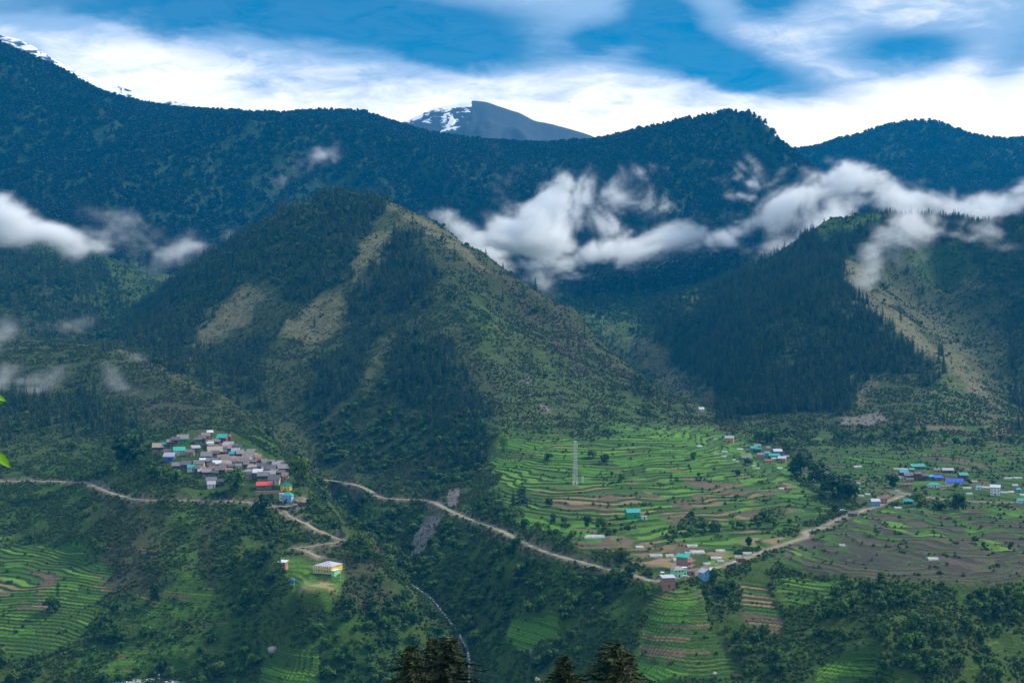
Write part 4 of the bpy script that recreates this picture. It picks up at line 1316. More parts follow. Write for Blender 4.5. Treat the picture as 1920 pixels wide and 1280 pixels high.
DEN_S = (DEN_S + TER * bankm * .040 * sstep(fbm(GX, GY, 26, 2, 39), -.3, .2) * (GY > 740)) * (1 - np.clip(HARD, 0, 1)) * (1 - .5 * (DEN_C > .008))
DEN_FAR = ((GY >= 2900) * np.where(GY < 4850, .020, .011)) * (.45 + .55 * sstep(fbm(GX, GY, 240, 3, 44), -.35, -.1)) * ((GY < 5950) & (np.abs(UU) < .44))


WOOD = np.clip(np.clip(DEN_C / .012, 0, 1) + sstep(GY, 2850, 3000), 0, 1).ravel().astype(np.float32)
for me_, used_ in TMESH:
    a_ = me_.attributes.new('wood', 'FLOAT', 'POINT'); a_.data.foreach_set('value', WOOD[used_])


def sample(D, cap=None):
    du = np.gradient(GX, axis=1) * np.gradient(GY, axis=0)
    w = np.clip(D * np.abs(du) * (np.abs(UU) < .42), 0, None).ravel()
    tot = w.sum(); n = int(tot)
    if cap: n = min(n, cap)
    c = np.cumsum(w); k = np.searchsorted(c, rng.random(n) * tot)
    k = np.clip(k, 0, w.size - 1)
    i = k // nc; j = k % nc
    i = np.clip(i, 1, nr - 2); j = np.clip(j, 1, nc - 2)
    a = rng.random(n) - .5; b_ = rng.random(n) - .5
    d = DS[i] + a * (DS[i + 1] - DS[i - 1]) / 2
    u = US[j] + b_ * (US[j + 1] - US[j - 1]) / 2
    ww = np.maximum(d, 0) + 260 * np.exp(-np.maximum(d + 120, 0) / 150.0)
    x = u * ww
    return np.c_[x, d, bil(GZ, DS, US, d, u)], i, j


def in_view(P, h):
    px, py = to_px(P[:, 0], P[:, 1], P[:, 2] + h * .5)
    size = h / P[:, 1] * F
    return (px > -10) & (px < 1930) & (py > 150) & (py < 1285 + size * .3), size


def visible(P, h):
    """rough line-of-sight test of the plant tops against the terrain"""
    ok = np.ones(len(P), bool)
    top = P[:, 2] + h * .9
    for f in (.995, .985, .97, .95, .92, .89, .85, .8, .75, .7):
        zt = bil(GZ, DS, US, P[:, 1] * f, np.clip(P[:, 0] / np.maximum(P[:, 1], 1), US[0], US[-1]))
        ok &= zt < top * f + 1.0
    return ok


WHERE = [(FOR_A, 'on the left shoulder of the central mountain'), (FOR_B, 'on the wooded rib below the central summit'), (FOR_C, 'at the foot of the central mountain'),
         (FOR_D, 'on the dark face of the right mountain'), (FOR_F, 'on the misty left hill'), (BF_GORGE, 'in the stream gorge below the valley road'),
         (BF_LEFT, 'above the river at the bottom left'), (BF_LM, 'on the slope below the left village'), (BF_R1, 'on the steep bank below the brick houses'),
         (BF_R2, 'on the dark slope under the brown fields'), (BF_PL, 'along the bank above the valley road'), (BF_HAM, 'in the grove beside the teal roofed hamlet'),
         (T_FAN, 'among the green terraces'), (T_RIGHT, 'among the brown fields')]


def place_kind(kind, D, hmin, hmax, wide, base_label, cat, gname, objname, cap=None, n_ind=300, tf=None, parts=True):
    P, i, j = sample(D, cap)
    h = rng.uniform(hmin, hmax, len(P)) * rng.uniform(.8, 1.15, len(P))
    if tf is not None:
        h = h * tf(P)
    wd = h * rng.uniform(wide[0], wide[1], len(P))
    rz = rng.uniform(0, 6.283, len(P)); T = rng.uniform(-.25, .35, len(P)) + (BRIGHT[i, j] * .5)
    P[:, 2] -= h * .03
    iv, size = in_view(P, h)
    vis = np.zeros(len(P), bool)
    cand = np.where(iv)[0]
    vis[cand] = visible(P[cand], h[cand])
    key = np.where(vis, size, 0)
    order = np.argsort(-key)[:n_ind]
    order = order[key[order] > 0]
    rest = np.setdiff1d(np.arange(len(P)), order)
    gn_scatter(objname[1], kind, P[rest], np.c_[wd, wd, h][rest], rz[rest], T[rest])
    protos = PROTO[kind]
    info = []
    qx_, qy_ = to_px(P[:, 0], P[:, 1], P[:, 2])
    for q in order:
        where = 'on the open mountain slope' if P[q, 1] > 1300 else 'on the scrubby lower slope'
        for W, s in WHERE:
            if W[i[q], j[q]] > .5:
                where = s; break
        info.append(where)
    zone = {}
    for q, w_ in zip(order, info):
        zone.setdefault(w_, []).append(q)
    spot = {}
    for w_, qs in zone.items():
        xs_ = np.sort(qx_[qs]); ys_ = np.sort(qy_[qs]); hs_ = np.sort(h[qs]); ts_ = np.sort(T[qs])
        n_ = len(qs)
        for q in qs:
            a = np.searchsorted(xs_, qx_[q]) / n_; c = np.searchsorted(ys_, qy_[q]) / n_; e = np.searchsorted(hs_, h[q]) / n_; t_ = np.searchsorted(ts_, T[q]) / n_
            sz_ = 'tallest sort of' if False else ('tall ' if e > .66 else ('short ' if e < .33 else ''))
            tn_ = 'dark ' if t_ < .33 else ('pale ' if t_ > .66 else '')
            pos_ = ('upper' if c < .33 else ('lower' if c > .66 else 'middle')) + (' left' if a < .33 else (' right' if a > .66 else ' centre'))
            spot[q] = (sz_ + tn_, pos_)
    for q in order:
        where = 'on the open mountain slope' if P[q, 1] > 1300 else 'on the scrubby lower slope'
        for W, s in WHERE:
            if W[i[q], j[q]] > .5:
                where = s; break
        me = protos[int(rng.integers(0, len(protos)))]
        big = parts and size[q] > 24
        loc = tuple(P[q]); sc = (wd[q], wd[q], h[q])
        if big:
            root = bpy.data.objects.new(objname[0], None)
            root.location = loc; root.scale = sc; root.rotation_euler = (0, 0, rz[q])
            link(root)
            cr = bpy.data.objects.new('crown', me); cr['tint'] = float(T[q]); link(cr, root)
            link(bpy.data.objects.new('trunk', CT_MESH if kind == 'conifer' else BT_MESH), root)
            o = root
        else:
            o = bpy.data.objects.new(objname[0], me)
            o.location = loc; o.scale = sc; o.rotation_euler = (0, 0, rz[q]); o['tint'] = float(T[q])
            link(o)
        tag(o, (spot[q][0] + base_label + ' ' + where + ', ' + spot[q][1] + ' part').strip(), cat, gname + ' ' + where)
    return P, h


hsc_c = lambda P: np.where(P[:, 1] > 2300, 1.15, 1.0)
place_kind('conifer', DEN_C, 11, 20, (1.0, 1.5), 'green conifer', 'conifer', 'dark conifers', ('conifer_tree', 'conifer_forest'), 26000, 300, hsc_c)
place_kind('broad', DEN_B, 3.6, 9, (.85, 1.25), 'leafy green tree', 'tree', 'leafy trees', ('broadleaf_tree', 'broadleaf_wood'), 30000, 300)
far_P, fi, fj = sample(DEN_FAR, 140000)
far_h = rng.uniform(12, 21, len(far_P)) * (1 + .2 * (far_P[:, 1] > 4800))
far_P[:, 2] -= 1.5
fw = far_h * rng.uniform(.8, 1.3, len(far_P))
gn_scatter('mountain_forest', 'far', far_P, np.c_[fw, fw, far_h], rng.uniform(0, 6.28, len(far_P)), rng.uniform(-.6, .2, len(far_P)))
place_kind('shrub', DEN_S * (1 - dry_f), 1.0, 2.8, (.95, 1.5), 'round green shrub', 'shrub', 'green shrubs', ('shrub', 'green_undergrowth'), 190000, 150, lambda P: 1 + .35 * sstep(P[:, 1], 1300, 2400), parts=False)
place_kind('dry', DEN_S * dry_f * 1.2, 1.0, 2.2, (1.0, 1.6), 'brownish low shrub', 'shrub', 'brown shrubs', ('shrub', 'brown_undergrowth'), 60000, 120, lambda P: 1 + .35 * sstep(P[:, 1], 1300, 2400), parts=False)


def tree_at(px, py, hpx, kind, label, cat, wide=1.0, tint=0.2, group=None, var=None):
    hh = hit(px, py)
    if hh is None:
        return
    h = hpx / F * hh[1]
    me = PROTO[kind][(var if var is not None else random.randrange(len(PROTO[kind])))]
    root = bpy.data.objects.new('conifer_tree' if kind == 'conifer' else 'broadleaf_tree', None)
    root.location = hh - np.array([0, 0, .04 * h]); root.scale = (h * wide, h * wide, h); root.rotation_euler = (0, 0, random.uniform(0, 6))
    link(root)
    cr = bpy.data.objects.new('crown', me); cr['tint'] = tint; link(cr, root)
    link(bpy.data.objects.new('trunk', CT_MESH if kind == 'conifer' else BT_MESH), root)
    tag(root, label, cat, group)
    return root


TREES = [
    (979, 944, 54, 'conifer', 1.5, -.3, 'tall lone dark conifer at the left edge of the bright green terraces'),
    (962, 950, 34, 'conifer', 1.5, -.2, 'shorter conifer leaning against the tall lone one by the green terraces'),
    (108, 1137, 52, 'conifer', 1.0, -.3, 'tall narrow dark conifer among the terraces at the lower left'),
    (98, 1150, 34, 'broad', 1.1, -.4, 'dark bushy tree at the foot of the narrow lower left conifer'),
    (292, 1124, 34, 'broad', .85, -.4, 'dark rounded tree alone on the terraces right of the lower left conifer'),
    (58, 1020, 24, 'broad', .95, -.4, 'small dark tree alone on the slope below the left road'),
    (495, 968, 40, 'broad', 1.05, -.5, 'very dark round tree standing just below the village road'),
    (441, 922, 46, 'broad', 1.1, .3, 'large leafy tree right of the white walled house in the left village'),
    (562, 912, 56, 'broad', .72, .7, 'tall bright green tree at the right end of the left village'),
    (548, 890, 32, 'broad', 1.0, .7, 'light green tree tucked against the last slate roofs of the left village'),
    (238, 868, 56, 'broad', 1.1, -.4, 'broad dark tree in the haze left of the hillside village'),
    (288, 906, 34, 'broad', 1.1, .4, 'mid green tree below the teal roofed houses of the left village'),
    (330, 905, 28, 'broad', 1.2, .4, 'low spreading tree below the left edge of the hillside village'),
    (1165, 903, 17, 'broad', .9, -.1, 'small dark tree on the terraces right of the mast'),
    (1147, 892, 9, 'broad', .8, -.5, 'tiny dark tree between the mast and the small terrace tree'),
    (1111, 858, 20, 'broad', 1.2, .6, 'yellow green tree on the terraces above and right of the mast'),
    (1134, 868, 18, 'broad', 1.3, -.2, 'dark bushy tree next to the yellow green one right of the mast'),
    (1028, 862, 14, 'broad', 1.5, -.1, 'low dark tree on the terraces left of the mast'),
    (1030, 948, 16, 'broad', 1.1, -.2, 'small round tree on the tan fields below the mast'),
    (1196, 722, 24, 'broad', 1.1, .0, 'lone round tree high on the right flank of the central mountain'),
    (1216, 740, 18, 'broad', 1.2, -.2, 'tree just below the lone round one on the right mountain flank'),
    (1215, 778, 22, 'broad', 1.2, -.2, 'dark tree low on the right flank of the central mountain'),
    (1010, 585, 15, 'broad', 1.2, .7, 'bright green round tree on the right ridge of the central mountain'),
    (739, 428, 18, 'conifer', 1.6, -.3, 'dark bushy tree alone below the bare central summit'),
    (1300, 862, 16, 'broad', 1.0, -.1, 'dark tree left of the small plastic tunnels of the terrace hamlet'),
    (1310, 893, 10, 'broad', .9, -.3, 'tiny dark tree low on the terraces under the hamlet'),
    (1383, 893, 16, 'broad', .8, -.4, 'narrow dark tree on the green terraces below the teal roofed hamlet'),
    (1403, 872, 18, 'broad', 1.2, -.3, 'dark tree under the long grey roof of the terrace hamlet'),
    (1423, 828, 24, 'broad', 1.2, .0, 'leafy tree behind the teal roofs of the terrace hamlet'),
    (1446, 832, 26, 'broad', 1.1, .3, 'lighter green tree behind the centre of the terrace hamlet'),
    (1478, 842, 24, 'broad', 1.2, .1, 'pale green tree behind the right end of the terrace hamlet'),
    (1502, 895, 44, 'broad', 1.1, -.3, 'large dark tree right of the terrace hamlet'),
    (1532, 905, 44, 'broad', 1.2, -.4, 'large dark tree in the middle of the grove right of the terrace hamlet'),
    (1562, 930, 56, 'broad', 1.1, -.2, 'tallest tree of the grove between the two right hamlets'),
    (1592, 935, 46, 'broad', 1.1, -.3, 'dark tree at the right edge of the grove left of the school green'),
    (1404, 1026, 19, 'broad', .7, -.5, 'small dark upright tree in the plots above the road'),
    (1674, 914, 26, 'broad', 1.1, -.3, 'dark tree left of the yellow walled house in the far village'),
    (1722, 948, 24, 'broad', 1.3, -.2, 'bushy tree below the road at the far village'),
    (1797, 958, 36, 'broad', .95, -.3, 'big dark tree below the long road in front of the far village'),
    (1762, 955, 20, 'broad', 1.6, -.4, 'low dark tree left of the big one below the far road'),
    (1793, 917, 12, 'broad', 1.0, -.4, 'small dark tree in front of the long blue roof'),
    (1817, 908, 10, 'broad', 1.2, -.2, 'round shrubby tree right of the long blue roof'),
    (1828, 1018, 18, 'broad', 1.0, -.5, 'dark tree alone among the brown fields'),
    (1895, 1032, 16, 'broad', .7, -.5, 'small narrow dark tree near the right edge of the brown fields'),
    (1844, 1026, 12, 'broad', .8, -.4, 'little dark tree right of the lone one in the brown fields'),
    (1576, 1156, 50, 'conifer', 1.0, -.3, 'tall dark conifer on the steep slope under the brown fields'),
    (1145, 1126, 44, 'conifer', 1.3, -.4, 'dark conifer in the gorge left of the two storey brick house'),
    (1210, 1120, 28, 'broad', 1.2, .3, 'round green tree beside the road left of the two storey brick house'),
    (1166, 1055, 26, 'broad', 1.2, -.3, 'dark round tree above the road at the left end of the plots'),
    (1075, 1138, 22, 'broad', 1.0, .8, 'bright green tree among dark scrub in the middle of the gorge slope'),
    (1065, 1140, 20, 'broad', .9, .6, 'bright green tree left of the brightest one on the gorge slope'),
]
for (px, py, hp, kd, wd_, tn_, lb) in TREES:
    tree_at(px, py, hp, kd, lb, 'conifer' if kd == 'conifer' else 'tree', wd_, tn_)


# the conifers just below the viewpoint
def near_conifer(seed, h=1.0, crown_w=.26, whorls=46, top_flat=0.0):
    r = random.Random(seed); g = G()
    for k in range(whorls):
        t = k / (whorls - 1)
        z = h * (.32 + .68 * t ** .9)
        L = crown_w * h * ((1 - t) ** .72) * r.uniform(.55, 1.2) + .012
        for j in range(7):
            a = 2 * math.pi * (j + r.random()) / 7 + k
            ln = L * r.uniform(.55, 1.15)
            rise = r.uniform(.05, .28) * (1 if t > .5 else .5)
            d = Vector((math.cos(a), math.sin(a), 0)); side = Vector((-d.y, d.x, 0))
            steps = max(3, int(ln / .0085))
            v0 = r.random() * .5
            for s in range(steps):
                f = (s + .6) / steps
                c = d * ln * f + Vector((0, 0, z + ln * rise * f - ln * .35 * f * f))
                for sd in (-1, 1):
                    for q in range(2):
                        sl = .0135 * (1.25 - f * .6) * r.uniform(.7, 1.4)
                        tip = c + side * sd * sl * r.uniform(.5, 1.1) + d * sl * r.uniform(.2, .9) + Vector((0, 0, sl * r.uniform(-.9, .6)))
                        w = d * sl * .2
                        g.tri(c - w + Vector((0, 0, .003)), tip, c + w - Vector((0, 0, .004)), v0 + r.random() * .5)
    return g


NEARM = [near_conifer(5, crown_w=.25).mesh('needles', M_NEAR), near_conifer(6, crown_w=.22).mesh('needles', M_NEAR)]
NTR = trunk_mesh('near_trunk', .97, .014, .002, 8)
for (px, topy, d, hgt, wsc, m_i, lb) in [
    (772, 1214, 132, 24, 1.15, 0, 'dark conifer top at the bottom edge, left one of the joined pair'),
    (843, 1197, 126, 25, 1.25, 1, 'dark conifer top at the bottom edge, right one of the joined pair'),
    (812, 1200, 140, 24, 1.0, 0, 'slender conifer top squeezed between the joined pair at the bottom'),
    (1057, 1230, 128, 23, 1.0, 1, 'small pointed dark conifer top alone at the bottom edge'),
    (1150, 1208, 124, 25, 1.35, 0, 'broad dark conifer top furthest right along the bottom edge'),
    (1172, 1222, 130, 24, 1.15, 1, 'dark conifer top half hidden behind the broad one at the bottom')]:
    rx, rz = ray(px, topy)
    x, z = float(rx) * d, float(rz) * d
    root = link(bpy.data.objects.new('foreground_conifer', None))
    root.location = (x, d, z - hgt); root.scale = (hgt * wsc * 1.35, hgt * wsc * 1.35, hgt); root.rotation_euler = (0, 0, px * .7)
    c = bpy.data.objects.new('crown', NEARM[m_i]); c['tint'] = 0.0; link(c, root)
    link(bpy.data.objects.new('trunk', NTR), root)
    gz = float(ground(np.array([x]), np.array([float(d)]))[0])
    if gz < z - hgt:   # lengthen the trunk down to the slope
        ex = trunk_mesh('lower_trunk', (z - hgt - gz + 1.0) / hgt, .016, .014, 8)
        e = bpy.data.objects.new('trunk', ex); e.location = (0, 0, -(z - hgt - gz + .5) / hgt); link(e, root)
    tag(root, lb, 'conifer')


# twig with a few bright leaves at the left edge, close to the viewer
def leaf_mesh(w=.38, n=7):
    V = []; Fc = []
    for i in range(n + 1):
        t = i / n
        hw_ = w * math.sin(math.pi * t ** .8) * .5 + .002
        zz = -.25 * t * t
        V += [(t, -hw_, zz + .05), (t, 0, zz), (t, hw_, zz + .05)]
    for i in range(n):
        a = i * 3
        Fc += [(a, a + 3, a + 4, a + 1), (a + 1, a + 4, a + 5, a + 2)]
    return np.array(V), np.array(Fc)


M_LEAF = leaf_mat('fresh bright leaves', (0.10, 0.30, 0.010), (0.22, 0.50, 0.02), transl=.45, rough=.45)
lv_, lf_ = leaf_mesh()
LEAFM = mesh_np('leaf', lv_, lf_, M_LEAF, True)
at = LEAFM.attributes.new('leafvar', 'FLOAT', 'POINT'); at.data.foreach_set('value', np.full(len(lv_), .6, np.float32))
sap = link(bpy.data.objects.new('leafy_sapling', None))
SX, SY = -1.235, 3.0
gz = float(ground(np.array([SX]), np.array([SY]))[0])
sap.location = (SX, SY, gz)
st = trunk_mesh('stem', 1.0, .012, .003, 8)
s_o = bpy.data.objects.new('stem', st); s_o.scale = (1, 1, -gz + .05); link(s_o, sap)
def sleaf(px, py, ang, ln, d=3.0, tilt=0.3, droop=.3):
    rx, rz = ray(px, py)
    o = bpy.data.objects.new('leaf', LEAFM)
    o.location = (float(rx) * d - SX, d - SY, float(rz) * d - gz)
    o.scale = (ln, ln, ln); o.rotation_euler = (R(60), ang, tilt)
    link(o, sap)
sleaf(-14, 848, R(38), .052); sleaf(-16, 740, R(20), .034); sleaf(-20, 862, R(70), .040); sleaf(-20, 758, R(-12), .030)
for q in range(7):
    sleaf(-150 + q * 14, 700 + q * 30, R(20 + 37 * q), .05, 3.0 + .05 * (q % 3))
tag(sap, 'bright green leaves of a sapling poking in at the left edge', 'sapling')

# ------------------------------------------------------------------ buildings
def roof_mat(name, col, rough=.6, ribs=True, var=.3, metal=0.0):
    m, b, out = new_mat(name)
    p = b.n('ShaderNodeBsdfPrincipled'); p.inputs['Roughness'].default_value = rough; p.inputs['Metallic'].default_value = metal
    tc = b.n('ShaderNodeTexCoord').outputs['Object']
    oi = b.n('ShaderNodeObjectInfo').outputs['Random']
    n = b.noise(b.v('ADD', tc, b.xyz(b.m('MULTIPLY', oi, 50), 0, 0)), 0.7, 4, .65); n2 = b.noise(tc, 4, 3, .7)
    f = b.m('ADD', b.m('MULTIPLY', n, .6), b.m('ADD', b.m('MULTIPLY', n2, .4), b.m('MULTIPLY', b.m('SUBTRACT', oi, .5), .35)))
    c = b.mix(b.ss(f, .3, .72), tuple(x * (1 - var) for x in col), tuple(min(.9, x * (1 + var)) for x in col))
    b.put(p.inputs['Base Color'], c)
    w = b.n('ShaderNodeTexWave'); w.inputs['Scale'].default_value = 1.2 if ribs else .5
    b.put(w.inputs['Vector'], tc)
    bp = b.n('ShaderNodeBump'); bp.inputs['Distance'].default_value = .06; bp.inputs['Strength'].default_value = .6
    b.put(bp.inputs['Height'], w.outputs['Fac']); b.put(p.inputs['Normal'], bp.outputs[0])
    b.t.links.new(p.outputs[0], out.inputs[0])
    return m


ROOF = {
    'slate': roof_mat('slate roof', (0.150, 0.132, 0.135), .8, False, .45),
    'dark': roof_mat('dark slate roof', (0.085, 0.082, 0.092), .8, False, .4),
    'light': roof_mat('pale slate roof', (0.25, 0.24, 0.25), .7, False, .35),
    'pink': roof_mat('weathered reddish slate roof', (0.21, 0.15, 0.135), .8, False, .35),
    'tan': roof_mat('tan slab roof', (0.27, 0.205, 0.16), .8, False, .3),
    'teal': roof_mat('teal sheet roof', (0.012, 0.30, 0.24), .7, True, .2),
    'cyan': roof_mat('turquoise sheet roof', (0.015, 0.29, 0.34), .7, True, .2),
    'white': roof_mat('white sheet roof', (0.58, 0.57, 0.60), .6, True, .2),
    'grey': roof_mat('grey sheet roof', (0.36, 0.36, 0.40), .6, True, .15),
    'blue': roof_mat('bright blue sheet roof', (0.008, 0.09, 0.55), .75, True, .15),
    'red': roof_mat('red sheet roof', (0.60, 0.045, 0.035), .7, True, .15),
    'yellow': roof_mat('yellow sheet roof', (0.70, 0.45, 0.02), .45, True, .15),
    'brown': roof_mat('brown roof', (0.20, 0.12, 0.085), .8, False, .3),
}
WALL = {
    'wood': simple_mat('dark timber wall', (0.085, 0.055, 0.038), .9, .4, 1.2),
    'stone': simple_mat('stone wall', (0.20, 0.18, 0.155), .95, .4, 2.0),
    'white': simple_mat('whitewashed wall', (0.72, 0.70, 0.66), .85, .12, .6),
    'cream': simple_mat('cream wall', (0.58, 0.50, 0.36), .85, .15, .6),
    'tan': simple_mat('tan mud wall', (0.36, 0.25, 0.16), .9, .25, .8),
    'orange': simple_mat('orange wall', (0.52, 0.27, 0.08), .85, .2, .8),
    'yellow': simple_mat('yellow wall', (0.72, 0.50, 0.06), .8, .12, .8),
    'green': simple_mat('green wall', (0.02, 0.33, 0.12), .8, .2, .8),
    'mint': simple_mat('pale green wall', (0.28, 0.66, 0.36), .8, .12, .8),
    'teal': simple_mat('dark teal wall', (0.012, 0.12, 0.13), .8, .2, .8),
    'blue': simple_mat('blue wall', (0.03, 0.10, 0.30), .8, .2, .8),
    'sky': simple_mat('light blue wall', (0.16, 0.36, 0.55), .8, .15, .8),
    'lilac': simple_mat('lilac blue wall', (0.26, 0.32, 0.62), .8, .15, .8),
    'red': simple_mat('red painted wall', (0.34, 0.035, 0.03), .8, .2, .8),
    'rose': simple_mat('pink brick wall', (0.42, 0.21, 0.16), .9, .2, 1.5),
}


def brick_mat():
    m, b, out = new_mat('bare brick wall')
    p = b.n('ShaderNodeBsdfPrincipled'); p.inputs['Roughness'].default_value = .92
    tc = b.n('ShaderNodeTexCoord').outputs['Object']
    s = b.sep(tc)
    bk = b.n('ShaderNodeTexBrick')
    b.put(bk.inputs['Vector'], b.xyz(b.m('ADD', s[0], s[1]), s[2], 0))
    bk.inputs['Scale'].default_value = 4.5
    bk.inputs['Color1'].default_value = (0.40, 0.165, 0.10, 1); bk.inputs['Color2'].default_value = (0.29, 0.12, 0.08, 1)
    bk.inputs['Mortar'].default_value = (0.33, 0.29, 0.25, 1); bk.inputs['Mortar Size'].default_value = .02
    n = b.noise(tc, .6, 4, .6)
    b.put(p.inputs['Base Color'], b.mix(b.m('MULTIPLY', b.ss(n, .45, .7), .4), bk.outputs[0], (0.36, 0.25, 0.2)))
    b.t.links.new(p.outputs[0], out.inputs[0])
    return m


WALL['brick'] = brick_mat()
M_GLASS = simple_mat('dark window glass', (0.02, 0.024, 0.03), .15, .3, 1)
M_FRAME = simple_mat('painted window frame', (0.55, 0.52, 0.46), .7, .15, 1)
M_DOOR = simple_mat('dark door boards', (0.05, 0.035, 0.03), .8, .3, 2)
M_CONC = simple_mat('bare concrete', (0.34, 0.32, 0.29), .95, .25, .9)
M_POST = simple_mat('pale concrete post', (0.62, 0.60, 0.55), .9, .15, .9)


def boxes(name, bl, mat, bev=0.0):
    """list of (x0,x1,y0,y1,z0,z1) -> one mesh"""
    V = []; Fc = []
    for (x0, x1, y0, y1, z0, z1) in bl:
        s = len(V)
        V += [(x0, y0, z0), (x1, y0, z0), (x1, y1, z0), (x0, y1, z0), (x0, y0, z1), (x1, y0, z1), (x1, y1, z1), (x0, y1, z1)]
        Fc += [(s, s + 3, s + 2, s + 1), (s + 4, s + 5, s + 6, s + 7), (s, s + 1, s + 5, s + 4), (s + 1, s + 2, s + 6, s + 5), (s + 2, s + 3, s + 7, s + 6), (s + 3, s, s + 4, s + 7)]
    return mesh_np(name, np.array(V, float), np.array(Fc), mat)


_wm = {}
def window_parts(parent, x, y, z, w, h, side='f'):
    """window with its own frame and a recessed pane; y is the wall face"""
    key = (round(w, 1), round(h, 1))
    if key not in _wm:
        w_, h_ = key
        t = .09
        fr = boxes('window', [(-w_ / 2, -w_ / 2 + t, -.05, .06, 0, h_), (w_ / 2 - t, w_ / 2, -.05, .06, 0, h_), (-w_ / 2 + t, w_ / 2 - t, -.05, .06, 0, t), (-w_ / 2 + t, w_ / 2 - t, -.05, .06, h_ - t, h_)], M_FRAME)
        pn = boxes('pane', [(-w_ / 2 + t, w_ / 2 - t, -.015, .05, t, h_ - t)], M_GLASS)
        _wm[key] = (fr, pn)
    fr, pn = _wm[key]
    o = bpy.data.objects.new('window', fr); link(o, parent)
    o.location = (x, y, z)
    if side == 'r': o.rotation_euler = (0, 0, R(90))
    if side == 'l': o.rotation_euler = (0, 0, R(-90))
    q = bpy.data.objects.new('pane', pn); link(q, o)
    return o


def gable(w, d, h, rise, oh=.45, th=.14, form='gable'):
    """roof slabs; ridge along x"""
    V = []; Fc = []
    def slab(a, b_, c, e):
        s = len(V)
        P = [a, b_, c, e]
        V.extend([(p[0], p[1], p[2] + th) for p in P]); V.extend(P)
        Fc.extend([(s, s + 1, s + 2, s + 3), (s + 4, s + 7, s + 6, s + 5), (s, s + 4, s + 5, s + 1), (s + 1, s + 5, s + 6, s + 2), (s + 2, s + 6, s + 7, s + 3), (s + 3, s + 7, s + 4, s)])
    x0, x1, y0, y1 = -w / 2 - oh, w / 2 + oh, -d / 2 - oh, d / 2 + oh
    lo = h - rise * oh / (d / 2)
    if form == 'gable':
        slab((x0, y0, lo), (x1, y0, lo), (x1, 0, h + rise), (x0, 0, h + rise))
        slab((x0, .003, h + rise), (x1, .003, h + rise), (x1, y1, lo), (x0, y1, lo))
    elif form == 'side':          # ridge runs away from the viewer
        lo = h - rise * oh / (w / 2)
        slab((x0, y0, lo), (0, y0, h + rise), (0, y1, h + rise), (x0, y1, lo))
        slab((.003, y0, h + rise), (x1, y0, lo), (x1, y1, lo), (.003, y1, h + rise))
    elif form == 'mono':
        slab((x0, y0, h + .08), (x1, y0, h + .08), (x1, y1, h + rise), (x0, y1, h + rise))
    elif form == 'hip':
        k = min(w, d) / 2
        s = len(V)
        V.extend([(x0, y0, lo), (x1, y0, lo), (x1, y1, lo), (x0, y1, lo), (x0 + k, 0, h + rise), (x1 - k, 0, h + rise)])
        Fc.extend([(s, s + 1, s + 5, s + 4), (s + 2, s + 3, s + 4, s + 5), (s + 1, s + 2, s + 5, s + 5), (s + 3, s, s + 4, s + 4), (s, s + 3, s + 2, s + 1)])
    else:                         # flat slab
        slab((x0, y0, h), (x1, y0, h), (x1, y1, h), (x0, y1, h))
    if form == 'hip':
        me = bpy.data.meshes.new('roof')
        me.from_pydata(V, [], [tuple(dict.fromkeys(f)) for f in Fc])
        return me
    return mesh_np('roof', np.array(V, float), np.array(Fc))


def walls(w, d, h, rise, form, mat, below=3.5):
    V = [(-w / 2, -d / 2, -below), (w / 2, -d / 2, -below), (w / 2, d / 2, -below), (-w / 2, d / 2, -below), (-w / 2, -d / 2, h), (w / 2, -d / 2, h), (w / 2, d / 2, h), (-w / 2, d / 2, h)]
    Fc = [(0, 1, 5, 4), (1, 2, 6, 5), (2, 3, 7, 6), (3, 0, 4, 7), (0, 3, 2, 1)]
    if form == 'gable':
        V += [(-w / 2, 0, h + rise - .02), (w / 2, 0, h + rise - .02)]; Fc += [(4, 7, 8), (6, 5, 9)]
    elif form == 'side':
        V += [(0, -d / 2, h + rise - .02), (0, d / 2, h + rise - .02)]; Fc += [(5, 4, 8), (7, 6, 9)]
    elif form == 'mono':
        V[6] = (w / 2, d / 2, h + rise - .1); V[7] = (-w / 2, d / 2, h + rise - .1)
    me = bpy.data.meshes.new('wall'); me.from_pydata(V, [], Fc); me.materials.append(mat)
    return me


